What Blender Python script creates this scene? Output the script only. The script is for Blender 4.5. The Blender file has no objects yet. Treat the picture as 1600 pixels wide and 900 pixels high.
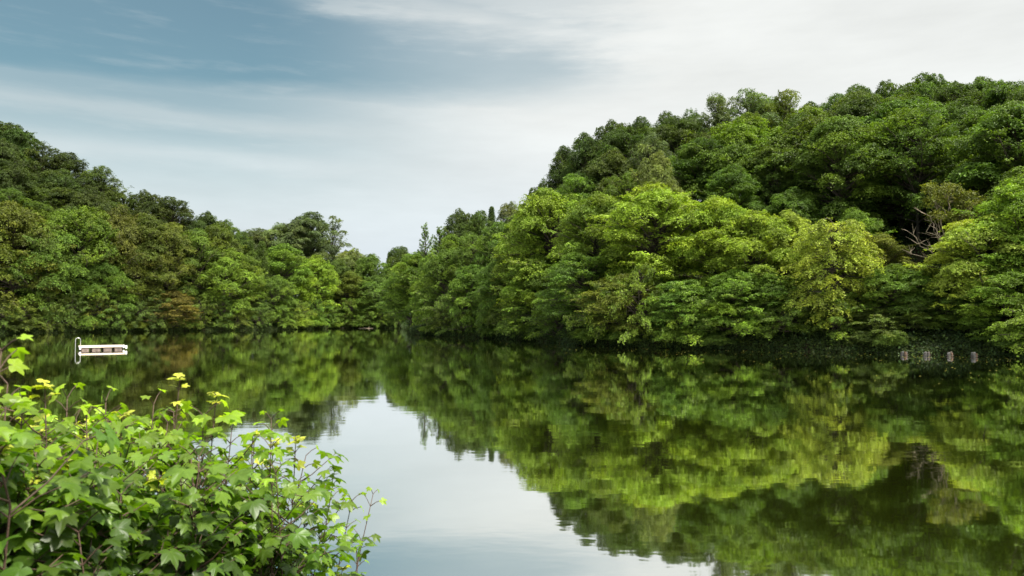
import bpy, math, random
import numpy as np
from mathutils import Vector, Matrix

# ------------------------------------------------------------------ basics
scene = bpy.context.scene
COL = scene.collection
CAMZ = 3.2
F = 1200.0
PITCH = math.atan(45.0 / F)
cp, sp = math.cos(PITCH), math.sin(PITCH)


def ray(px, py):
    a = (px - 800) / F
    b = (450 - py) / F
    return np.array([a, cp - b * sp, sp + b * cp])


def at(px, py, d):
    r = ray(px, py)
    r = r / r[1] * d
    return np.array([r[0], d, CAMZ + r[2]])


def ztop_at(py, d):
    r = ray(800, py)
    return CAMZ + r[2] / r[1] * d


def tag(o, label=None, cat=None, group=None, kind=None):
    if label: o["label"] = label
    if cat: o["category"] = cat
    if group: o["group"] = group
    if kind: o["kind"] = kind
    return o


def link(name, me, mat=None, parent=None):
    o = bpy.data.objects.new(name, me)
    COL.objects.link(o)
    if mat is not None and me is not None and not me.materials:
        me.materials.append(mat)
    if parent is not None:
        o.parent = parent
    return o


def empty(name, loc=(0, 0, 0), rz=0.0):
    o = bpy.data.objects.new(name, None)
    COL.objects.link(o)
    o.location = loc
    o.rotation_euler = (0, 0, rz)
    o.empty_display_size = 0.3
    return o


def np_mesh(name, V, faces_list, attrs=None, smooth=False):
    """faces_list: list of int arrays (n,k). attrs: dict name -> per-vertex float array"""
    me = bpy.data.meshes.new(name)
    V = np.asarray(V, dtype=np.float32)
    me.vertices.add(len(V))
    me.vertices.foreach_set("co", V.ravel())
    loops = []
    tot = []
    for f in faces_list:
        f = np.asarray(f, dtype=np.int32)
        if len(f) == 0: continue
        loops.append(f.ravel())
        tot.append(np.full(len(f), f.shape[1], dtype=np.int32))
    loops = np.concatenate(loops)
    tot = np.concatenate(tot)
    start = np.concatenate([[0], np.cumsum(tot)[:-1]]).astype(np.int32)
    me.loops.add(len(loops))
    me.loops.foreach_set("vertex_index", loops)
    me.polygons.add(len(tot))
    me.polygons.foreach_set("loop_start", start)
    me.polygons.foreach_set("loop_total", tot)
    me.polygons.foreach_set("use_smooth", np.full(len(tot), bool(smooth)))
    if attrs:
        for k, a in attrs.items():
            at_ = me.attributes.new(k, 'FLOAT', 'POINT')
            at_.data.foreach_set("value", np.asarray(a, dtype=np.float32))
    me.update(calc_edges=True)
    return me


def nrm(v):
    return v / np.maximum(np.linalg.norm(v, axis=-1, keepdims=True), 1e-9)


class MB:
    """collects tubes, boxes and lathes into ONE mesh"""

    def __init__(s):
        s.V = []; s.Q = []; s.T = []; s.n = 0

    def add(s, V, Q=None, T=None):
        V = np.asarray(V, float)
        if Q is not None and len(Q): s.Q.append(np.asarray(Q) + s.n)
        if T is not None and len(T): s.T.append(np.asarray(T) + s.n)
        s.V.append(V); s.n += len(V)

    def tube(s, P, R, k=6, cap=True):
        P = np.asarray(P, float); m = len(P)
        R = np.broadcast_to(np.asarray(R, float), (m,))
        T = nrm(np.gradient(P, axis=0))
        up = np.array([0, 0, 1.0]) if abs(T[0][2]) < .9 else np.array([1.0, 0, 0])
        A = np.cross(T, up)
        bad = np.linalg.norm(A, axis=1) < 1e-3
        A[bad] = np.cross(T[bad], [0, 1.0, 0])
        A = nrm(A)
        for i in range(1, m):
            a = A[i - 1] - T[i] * np.dot(A[i - 1], T[i])
            A[i] = a / max(np.linalg.norm(a), 1e-9)
        B = np.cross(T, A)
        th = np.linspace(0, 2 * np.pi, k, endpoint=False)
        V = (P[:, None] + R[:, None, None] * (np.cos(th)[None, :, None] * A[:, None] + np.sin(th)[None, :, None] * B[:, None])).reshape(-1, 3)
        i, j = np.meshgrid(np.arange(m - 1), np.arange(k), indexing='ij')
        a = i * k + j; b = i * k + (j + 1) % k
        Q = np.stack([a, b, b + k, a + k], -1).reshape(-1, 4)
        Tt = []
        if cap:
            V = np.vstack([V, P[0], P[-1]])
            c0, c1 = m * k, m * k + 1
            for q in range(k):
                Tt.append((c0, (q + 1) % k, q)); Tt.append((c1, (m - 1) * k + q, (m - 1) * k + (q + 1) % k))
        s.add(V, Q, Tt)

    def box(s, c, size, rz=0.0, bev=0.0):
        x, y, z = [q / 2 for q in size]
        if bev <= 0:
            V = np.array([(-x, -y, -z), (x, -y, -z), (x, y, -z), (-x, y, -z), (-x, -y, z), (x, -y, z), (x, y, z), (-x, y, z)])
            Q = [(0, 3, 2, 1), (4, 5, 6, 7), (0, 1, 5, 4), (1, 2, 6, 5), (2, 3, 7, 6), (3, 0, 4, 7)]
        else:
            b = min(bev, x * .9, y * .9, z * .9)
            ring = lambda X, Y, Z: [(-X, -Y, Z), (X, -Y, Z), (X, Y, Z), (-X, Y, Z)]
            V = np.array(ring(x - b, y - b, -z) + ring(x, y, -z + b) + ring(x, y, z - b) + ring(x - b, y - b, z))
            Q = [(0, 3, 2, 1), (12, 13, 14, 15)]
            for l in range(3):
                for q in range(4):
                    Q.append((l * 4 + q, l * 4 + (q + 1) % 4, l * 4 + 4 + (q + 1) % 4, l * 4 + 4 + q))
        cr, sr = math.cos(rz), math.sin(rz)
        V = V @ np.array([[cr, sr, 0], [-sr, cr, 0], [0, 0, 1]])
        s.add(V + np.asarray(c, float), Q)

    def build(s, name, mat, parent=None, smooth=False):
        V = np.vstack(s.V)
        fl = []
        if s.Q: fl.append(np.vstack(s.Q))
        if s.T: fl.append(np.vstack([np.asarray(t).reshape(-1, 3) for t in s.T]))
        me = np_mesh(name, V, fl, smooth=smooth)
        return link(name, me, mat, parent)


# ------------------------------------------------------------------ materials
def new_mat(name):
    m = bpy.data.materials.new(name)
    m.use_nodes = True
    nt = m.node_tree
    nt.nodes.clear()
    out = nt.nodes.new("ShaderNodeOutputMaterial")
    return m, nt, out


def N(nt, t, **kw):
    n = nt.nodes.new(t)
    for k, v in kw.items():
        if k in n.inputs.keys():
            n.inputs[k].default_value = v
        else:
            setattr(n, k, v)
    return n


def math_n(nt, op, a, b=None, c=None, clamp=False):
    n = nt.nodes.new("ShaderNodeMath"); n.operation = op; n.use_clamp = clamp
    for i, v in enumerate((a, b, c)):
        if v is None: continue
        if isinstance(v, (int, float)): n.inputs[i].default_value = v
        else: nt.links.new(v, n.inputs[i])
    return n.outputs[0]


def mixc(nt, fac, a, b, blend='MIX'):
    n = nt.nodes.new("ShaderNodeMix"); n.data_type = 'RGBA'; n.blend_type = blend
    for s, v in ((n.inputs[0], fac), (n.inputs[6], a), (n.inputs[7], b)):
        if isinstance(v, (int, float)): s.default_value = v
        elif isinstance(v, tuple): s.default_value = v if len(v) == 4 else (*v, 1)
        else: nt.links.new(v, s)
    return n.outputs[2]


def sstep(nt, x, lo, hi):
    n = nt.nodes.new("ShaderNodeMapRange"); n.interpolation_type = 'SMOOTHSTEP'
    n.inputs[1].default_value = lo; n.inputs[2].default_value = hi
    n.inputs[3].default_value = 0; n.inputs[4].default_value = 1
    nt.links.new(x, n.inputs[0])
    return n.outputs[0]


def foliage_mat(name, transl=0.32, rough=0.55, spec=0.25, per_object=True, base=(0.06, 0.1, 0.02)):
    """leaf: colour of the tree (object colour) times a per-clump tone and a per-leaf tone"""
    m, nt, out = new_mat(name)
    L = nt.links.new
    if per_object:
        oi = N(nt, "ShaderNodeObjectInfo"); col = oi.outputs["Color"]
    else:
        rgb = N(nt, "ShaderNodeRGB"); rgb.outputs[0].default_value = (*base, 1); col = rgb.outputs[0]
    a1 = N(nt, "ShaderNodeAttribute", attribute_name="tone")
    a2 = N(nt, "ShaderNodeAttribute", attribute_name="warm")
    v = math_n(nt, 'MULTIPLY', a1.outputs["Fac"], 1.0)
    c = mixc(nt, 1.0, col, v, 'MULTIPLY')
    # young, warmer leaves: some clumps turn yellower
    warm = mixc(nt, 1.0, c, (1.55, 1.28, 0.6), 'MULTIPLY')
    c = mixc(nt, a2.outputs["Fac"], c, warm)
    pb = N(nt, "ShaderNodeBsdfPrincipled"); pb.inputs["Roughness"].default_value = rough
    pb.inputs["Specular IOR Level"].default_value = spec
    L(c, pb.inputs["Base Color"])
    tr = N(nt, "ShaderNodeBsdfTranslucent")
    tc = mixc(nt, 1.0, c, (1.15, 1.25, 0.45), 'MULTIPLY')
    L(tc, tr.inputs[0])
    mx = N(nt, "ShaderNodeMixShader"); mx.inputs[0].default_value = transl
    L(pb.outputs[0], mx.inputs[1]); L(tr.outputs[0], mx.inputs[2])
    L(mx.outputs[0], out.inputs[0])
    return m


def simple_mat(name, col, rough=0.6, metal=0.0, var=0.25, scale=3.0, bump=0.3, stretch=(1, 1, 1), col2=None, bscale=None, spec=0.4):
    m, nt, out = new_mat(name)
    L = nt.links.new
    tc = N(nt, "ShaderNodeTexCoord")
    mp = N(nt, "ShaderNodeMapping"); mp.inputs["Scale"].default_value = stretch
    L(tc.outputs["Object"], mp.inputs[0])
    nz = N(nt, "ShaderNodeTexNoise"); nz.inputs["Scale"].default_value = scale; nz.inputs["Detail"].default_value = 6
    L(mp.outputs[0], nz.inputs[0])
    c2 = col2 if col2 else tuple(x * (1 - var) for x in col)
    f = sstep(nt, nz.outputs[0], .38, .64)
    c = mixc(nt, f, (*col, 1), (*c2, 1))
    pb = N(nt, "ShaderNodeBsdfPrincipled"); pb.inputs["Roughness"].default_value = rough
    pb.inputs["Metallic"].default_value = metal
    pb.inputs["Specular IOR Level"].default_value = spec
    L(c, pb.inputs["Base Color"])
    if bump > 0:
        n2 = N(nt, "ShaderNodeTexNoise"); n2.inputs["Scale"].default_value = bscale or scale * 4; n2.inputs["Detail"].default_value = 5
        L(mp.outputs[0], n2.inputs[0])
        bp = N(nt, "ShaderNodeBump"); bp.inputs["Strength"].default_value = bump; bp.inputs["Distance"].default_value = 0.03
        L(n2.outputs[0], bp.inputs["Height"]); L(bp.outputs[0], pb.inputs["Normal"])
    L(pb.outputs[0], out.inputs[0])
    return m


M_leaf = foliage_mat("tree_leaves")
M_ground_leaf = foliage_mat("ground_cover_leaves")
M_bark = simple_mat("bark", (0.075, 0.06, 0.042), .9, var=.45, scale=2.0, stretch=(3, 3, .6), bump=.5)
M_bark_pale = simple_mat("bark_pale", (0.30, 0.24, 0.17), .85, var=.35, scale=3.0, stretch=(3, 3, .6), bump=.4)
M_soil = simple_mat("forest_soil", (0.026, 0.021, 0.013), .95, scale=.35, col2=(0.018, 0.028, 0.009), bump=.5, bscale=3.0, spec=0.0)
M_wood = simple_mat("deck_wood", (0.62, 0.52, 0.42), .65, scale=5, stretch=(.5, 6, 2), var=.3, bump=.2)
M_fascia = simple_mat("fascia_wood", (0.66, 0.55, 0.43), .6, scale=4, stretch=(.4, 1, 5), var=.25, bump=.15)
M_float = simple_mat("float_plastic", (0.16, 0.12, 0.10), .5, scale=4, var=.4, bump=.1)
M_rail = simple_mat("rail_metal", (0.75, 0.74, 0.70), .28, metal=.85, scale=6, var=.15, bump=0)
M_fender = simple_mat("white_fender", (0.82, 0.80, 0.77), .35, scale=6, var=.12, bump=.05)
M_pile_a = simple_mat("pile_pale", (0.075, 0.082, 0.080), .85, scale=6, stretch=(1, 1, .5), col2=(.045, .035, .03), bump=.5)
M_pile_b = simple_mat("pile_rust", (0.034, 0.034, 0.024), .85, scale=5, stretch=(1, 1, .6), col2=(.09, .05, .03), bump=.5)
M_iron = simple_mat("rusty_band", (0.07, 0.05, 0.035), .6, metal=.3, scale=9, var=.4, bump=.3)

# ------------------------------------------------------------------ shoreline and terrain
SH_U = np.array([-9000, -6000, -3000, -1400, -600, -150, 0, 200, 400, 470, 520, 600, 628, 636, 644, 700, 800, 850, 900, 1000, 1080, 1200, 1411, 1520, 1600, 1900, 2600, 3600, 4400, 9000])
SH_D = np.array([12, 20, 62, 98, 126, 143, 148, 166, 184, 196, 212, 214, 212, 190, 138, 124, 110, 100, 86, 79, 76, 73, 65.5, 62.6, 60, 52, 38, 26, 21, 10.])
HL_U = np.array([-9000, -600, -100, 0, 60, 120, 165, 200, 280, 350, 400, 480, 560, 620, 640, 700, 760, 800, 850, 880, 960, 1080, 1150, 1250, 1350, 1450, 1600, 1900, 9000])
HL_H = np.array([20, 44, 44, 40, 36, 32, 25, 20, 17, 12, 8, 7, 3, 4, 3, 6, 8, 9, 11, 17, 21, 22, 25, 25, 24, 27, 25, 26, 20.])


def shore(u): return np.interp(u, SH_U, SH_D)


def sm(x, a, b):
    t = np.clip((x - a) / (b - a), 0, 1)
    return t * t * (3 - 2 * t)


def terrain(x, y):
    x = np.asarray(x, float); y = np.asarray(y, float)
    ye = np.maximum(y, 25.0)
    u = 800 + F * x / ye
    s = ye - shore(u)
    lat = 1.0 / np.sqrt(1 + (x / ye) ** 2)
    s = s * lat
    h = np.where(s < 0, np.maximum(-2.5, s * .45), 0)
    h = h + sm(s, 0.0, .9) * .75
    L = 62.0
    t = np.clip((s - 1.2) / L, 0, None)
    h = h + np.interp(u, HL_U, HL_H) * (1 - np.exp(-1.6 * t - .9 * t * t)) * (s > 1.2)
    h = h + np.sin(x * .21 + 1.3) * np.cos(y * .17) * .35 * sm(s, 3, 14)
    # camera bank
    b = 1.55 - 1.25 * sm(y + .15 * np.sin(x * .9), 1.2, 4.6) - 2.2 * sm(y, 4.6, 8.5)
    b = b + np.where(y < 0, np.minimum(-y * .06, 6), 0) + .06 * np.sin(x * 2.1) * np.cos(y * 1.7)
    b = b - 0.0 * x
    return np.maximum(h, b)


gu = np.array(sorted(set(np.concatenate([np.arange(-150, 1750, 6.0), np.arange(626, 650, 1.0), np.arange(-1400, -150, 50.0), np.arange(1750, 3600, 50.0),
                                         np.arange(-9000, -1400, 300.0), np.arange(3600, 9001, 300.0), np.array([-60000, -30000, -16000, 16000, 30000, 60000.])]))))
y_near = np.concatenate([[-1500, -600, -200, -80, -30, -12, -6, -3], np.arange(-1.5, 10, .4), [11, 13, 16, 20, 25]])
s_rows = np.concatenate([[-6, -3, -1.5, -.7, -.3, 0, .12, .24, .36, .5, .65, .8, 1.0, 1.3, 1.8, 2.5], np.arange(3.5, 80, 2.5), [90, 110, 150, 220, 400, 800, 1600, 3000]])
rowsY = []
for u_ in gu:
    D_ = float(shore(u_))
    lat_ = math.sqrt(1 + ((u_ - 800) / F) ** 2) if abs(u_) < 9500 else 1.0
    lo = max(D_ - 6 * lat_, 26.0)
    mid_ = 25 + (lo - 25) * np.linspace(.12, .92, 7)
    rowsY.append(np.concatenate([y_near, mid_, lo + (s_rows + 6) * lat_]))
Y = np.array(rowsY)
X = (gu[:, None] - 800) / F * np.maximum(Y, 25.0)
Z = terrain(X, Y)
nx, ny = X.shape
ii, jj = np.meshgrid(np.arange(nx - 1), np.arange(ny - 1), indexing='ij')
q = ii * ny + jj
Q = np.stack([q, q + ny, q + ny + 1, q + 1], -1).reshape(-1, 4)
ter = link("terrain", np_mesh("terrain", np.stack([X, Y, Z], -1).reshape(-1, 3), [Q], smooth=True), M_soil)
tag(ter, kind="structure", label="dark wooded banks and hillsides around the lake")


# ------------------------------------------------------------------ water
def water_mat():
    m, nt, out = new_mat("lake_water")
    L = nt.links.new
    tc = N(nt, "ShaderNodeTexCoord")
    mp = N(nt, "ShaderNodeMapping"); mp.inputs["Scale"].default_value = (.55, 1.0, 1)
    L(tc.outputs["Object"], mp.inputs[0])
    n1 = N(nt, "ShaderNodeTexNoise"); n1.inputs["Scale"].default_value = 1.1; n1.inputs["Detail"].default_value = 3
    L(mp.outputs[0], n1.inputs[0])
    n2 = N(nt, "ShaderNodeTexNoise"); n2.inputs["Scale"].default_value = .13; n2.inputs["Detail"].default_value = 2
    L(tc.outputs["Object"], n2.inputs[0])
    patch = sstep(nt, n2.outputs[0], .42, .68)
    st = math_n(nt, 'MULTIPLY_ADD', patch, .6, .7)
    h = math_n(nt, 'MULTIPLY', n1.outputs[0], st)
    bp = N(nt, "ShaderNodeBump"); bp.inputs["Strength"].default_value = 1.0; bp.inputs["Distance"].default_value = WAVE
    L(h, bp.inputs["Height"])
    # murky green body and a clean mirror on top
    n3 = N(nt, "ShaderNodeTexNoise"); n3.inputs["Scale"].default_value = .04
    L(tc.outputs["Object"], n3.inputs[0])
    body = mixc(nt, n3.outputs[0], (0.030, 0.044, 0.004, 1), (0.038, 0.052, 0.006, 1))
    df = N(nt, "ShaderNodeBsdfDiffuse"); L(body, df.inputs[0])
    gl = N(nt, "ShaderNodeBsdfGlossy"); gl.inputs["Roughness"].default_value = 0.03
    gl.inputs["Color"].default_value = (1, 1, .99, 1)
    L(bp.outputs[0], gl.inputs["Normal"])
    fr = N(nt, "ShaderNodeFresnel"); fr.inputs["IOR"].default_value = WATER_IOR
    fac = math_n(nt, 'MINIMUM', math_n(nt, 'MULTIPLY_ADD', fr.outputs[0], .40, .76), .99)
    mx = N(nt, "ShaderNodeMixShader")
    L(fac, mx.inputs[0]); L(df.outputs[0], mx.inputs[1]); L(gl.outputs[0], mx.inputs[2])
    L(mx.outputs[0], out.inputs[0])
    return m


WAVE = 0.0030
WATER_IOR = 2.2
wb = MB()
wb.add([(-400, -100, 0), (400, -100, 0), (400, 500, 0), (-400, 500, 0)], [(0, 1, 2, 3)])
wat = wb.build("lake_water", water_mat())
tag(wat, kind="structure", label="still dark green lake mirroring the wooded banks and the sky")


# ------------------------------------------------------------------ leaf clouds
def leaf_cloud(rng, P, Nn, size, aspect=.62):
    """rhombic leaves: centres P, normals Nn, size per leaf -> verts, quads"""
    n = len(P)
    rnd = rng.normal(size=(n, 3))
    t = nrm(np.cross(Nn, rnd))
    t[:, 2] -= .25
    t = nrm(t - Nn * np.sum(t * Nn, 1, keepdims=True))
    b = np.cross(Nn, t)
    s = size[:, None]
    fold = Nn * s * .10
    V = np.stack([P + t * s * .58 - fold, P + b * s * aspect * .5 + t * s * .06 + fold, P - t * s * .5, P - b * s * aspect * .5 + t * s * .06 + fold], 1).reshape(-1, 3)
    Q = np.arange(n * 4).reshape(n, 4)
    return V, Q


def spray(rng, C, Nc, rad, per, leaf, droop=.35, thick=.13, long=1.25):
    """C (m,3) clump centres, Nc normals, rad (m,) -> leaf centres, normals, sizes, clump index"""
    m = len(C)
    idx = np.repeat(np.arange(m), per)
    n = len(idx)
    up = np.array([0, 0, 1.0])
    out = Nc.copy(); out[:, 2] *= .2
    out = nrm(out + rng.normal(size=out.shape) * .15)
    out = nrm(out - Nc * np.sum(out * Nc, 1, keepdims=True))
    sd = np.cross(Nc, out)
    r = np.sqrt(rng.random(n)) * (1 + .25 * rng.normal(size=n)).clip(.4, 1.7)
    th = rng.random(n) * 2 * np.pi
    R = rad[idx]
    # fingered outline
    ph = rng.random(m)[idx] * 6.28
    r = r * (1 + .28 * np.sin(th * 5 + ph))
    x = r * np.cos(th) * long; y = r * np.sin(th)
    z = -droop * r * r + thick * rng.normal(size=n)
    P = C[idx] + (out[idx] * (x * R)[:, None] + sd[idx] * (y * R)[:, None] + Nc[idx] * (z * R)[:, None])
    rad_dir = out[idx] * x[:, None] + sd[idx] * y[:, None]
    Nn = nrm(Nc[idx] + .45 * rad_dir + .5 * rng.normal(size=(n, 3)))
    S = leaf * (.65 + .7 * rng.random(n))
    return P, Nn, S, idx


def crown_mesh(name, rng, lobes, clump, per, leaf, cover=1.0, droop=.35, thick=.13, min_dz=-.45, inner=.12, upbias=.7, long=1.25, warmth=.25):
    """lobes: list of (centre, radius, squash)"""
    Cs, Ns, Rs, Ls = [], [], [], []
    cen = np.array([l[0] for l in lobes]); rr = np.array([l[1] for l in lobes])
    for li, (c, r, sq) in enumerate(lobes):
        area = 4 * np.pi * r * r * .8
        m = max(3, int(cover * area / (clump * clump * 1.5)))
        d = nrm(rng.normal(size=(m * 2, 3)))
        d = d[d[:, 2] > min_dz][:m]
        rad = r * (.68 + .42 * rng.random(len(d)) + .38 * (rng.random(len(d)) < .12) * rng.random(len(d)))
        p = np.asarray(c) + d * rad[:, None] * np.array([1, 1, sq])
        keep = np.ones(len(d), bool)
        for lj in range(len(lobes)):
            if lj == li: continue
            q_ = (p - cen[lj]) / (rr[lj] * np.array([1, 1, lobes[lj][2]]))
            dist = np.linalg.norm(q_, axis=1)
            keep &= (dist > .72) | (rng.random(len(d)) < inner)
        p = p[keep]; d = d[keep]
        Cs.append(p); Ns.append(nrm(d * .62 + np.array([0, 0, upbias]) + rng.normal(size=d.shape) * .14))
        Rs.append(clump * (.6 + .75 * rng.random(len(p)))); Ls.append(np.full(len(p), li))
    C = np.vstack(Cs); Nc = np.vstack(Ns); R = np.concatenate(Rs); LI = np.concatenate(Ls)
    P, Nn, S, idx = spray(rng, C, Nc, R, per, leaf, droop, thick, long)
    V, Qd = leaf_cloud(rng, P, Nn, S)
    ctone = (1 + .20 * rng.normal(size=len(C))).clip(.55, 1.6) * (1 + .10 * rng.normal(size=len(lobes)))[LI]
    ltone = (1 + .16 * rng.normal(size=len(P))).clip(.5, 1.6)
    tone = np.repeat(ctone[idx] * ltone, 4)
    warm = (rng.random(len(C)) ** 2 * warmth * 3).clip(0, 1)[idx] * (.4 + .6 * rng.random(len(P)))
    warm = np.repeat(warm, 4)
    me = np_mesh(name, V, [Qd], {"tone": tone, "warm": warm})
    me.materials.append(M_leaf)
    return me, C


def bent(rng, a, b, n=6, wob=.06, arch=0.0):
    a = np.asarray(a, float); b = np.asarray(b, float)
    t = np.linspace(0, 1, n)[:, None]
    L = np.linalg.norm(b - a)
    w = rng.normal(size=(n, 3)) * wob * L * np.sin(t * np.pi) * .5
    P = a + (b - a) * t + w
    P[:, 2] += arch * L * np.sin(t[:, 0] * np.pi)
    return P


def wood_mesh(name, rng, H, r0, lobes, C, mat, twigs=.35, lean=(0, 0), trunk_top=.86, limb_r=.3, attach=.5):
    mb = MB()
    top = np.array([lean[0], lean[1], H * trunk_top])
    tp = bent(rng, (0, 0, -.6), top, 10, .035)
    tr = r0 * (1 - np.linspace(0, 1, 10) ** .9 * .88)
    tr[0] *= 1.35
    mb.tube(tp, tr, 9)
    for c, r, sq in lobes:
        c = np.asarray(c, float)
        hz = np.linalg.norm(c[:2])
        z0 = max(.12 * H, min(c[2] - hz * attach - r * .3, H * trunk_top * .95))
        k = np.clip((z0 + .6) / (top[2] + .6), 0, 1) * 9
        i0 = int(min(k, 8)); fr = k - i0
        a = tp[i0] * (1 - fr) + tp[i0 + 1] * fr
        ra = (tr[i0] * (1 - fr) + tr[i0 + 1] * fr)
        end = c + np.array([0, 0, r * sq * .3])
        P = bent(rng, a, end, 6, .1, arch=-.04)
        rl = min(ra * .7, limb_r * r0 * (0.6 + r / 3))
        mb.tube(P, rl * (1 - np.linspace(0, 1, 6) * .78), 6)
        near = C[np.linalg.norm(C - c, axis=1) < r * 1.15]
        if len(near):
            m = max(1, int(len(near) * twigs))
            for q_ in near[rng.choice(len(near), m, replace=False)]:
                s0 = P[rng.integers(2, 6)]
                mb.tube(bent(rng, s0, q_, 4, .12), np.array([.35, .26, .16, .07]) * rl * .8, 4, cap=False)
    V = np.vstack(mb.V); fl = [np.vstack(mb.Q)]
    if mb.T: fl.append(np.vstack([np.asarray(t).reshape(-1, 3) for t in mb.T]))
    me = np_mesh(name, V, fl, smooth=True)
    me.materials.append(mat)
    return me


def lobes_profile(rng, H, R, base, n, lr, prof, squash=.8, axis=3, jitter=.2):
    out = []
    for i in range(n):
        t = (i + .5) / n
        z = base + lr * .5 + (H - base - lr * 1.15) * t
        rad = prof(t) * R
        r = lr * (.5 + .85 * rng.random() ** 1.3) * (.75 + .35 * prof(t))
        a = i * 2.39996 + rng.normal() * .35
        hz = max(0, rad - r * .8) * (.72 + .5 * rng.random())
        out.append(((hz * math.cos(a), hz * math.sin(a), z + rng.normal() * jitter * lr), r, squash))
    for k in range(axis):
        t = (k + .6) / axis
        z = base + (H - base) * t * .92
        r = min(max(lr * .8, prof(t) * R * .5), R * .6) if k < axis - 1 else lr * .8
        z = min(z, H - r * squash)
        out.append(((rng.normal() * .15 * R, rng.normal() * .15 * R, z), r, squash))
    return out


PROTO = {}


def add_proto(key, kind, H, R, me_c, me_w):
    co = np.empty(len(me_c.vertices) * 3, dtype=np.float32)
    me_c.vertices.foreach_get("co", co)
    co = co.reshape(-1, 3)
    hz = np.percentile(np.abs(co[:, 0]), 96)
    PROTO[key] = dict(kind=kind, H=float(np.percentile(co[:, 2], 99.3)), R=float(hz), crown=me_c, wood=me_w)


def oval(t): return math.sqrt(max(0.05, 1 - (2 * t - .9) ** 2 * .85))
def domed(t): return math.sqrt(max(.06, 1 - max(0, t - .25) ** 2 / .6)) * (.86 + .14 * min(1, t * 4))
def skirt(t): return max(.25, 1.0 - .72 * t ** 1.7)
def slim(t): return max(.35, math.sin(min(1, t * 1.25 + .22) * math.pi * .8))


def rounded(t): return math.sqrt(max(.06, 1 - abs((t - .42) / .60) ** 2.5)) * (1 if t > .42 else .92)
def domed2(t): return math.sqrt(max(.06, 1 - abs(max(0, t - .2) / .82) ** 2.3))
def cone(t): return max(.10, 1 - t * .92)


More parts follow.
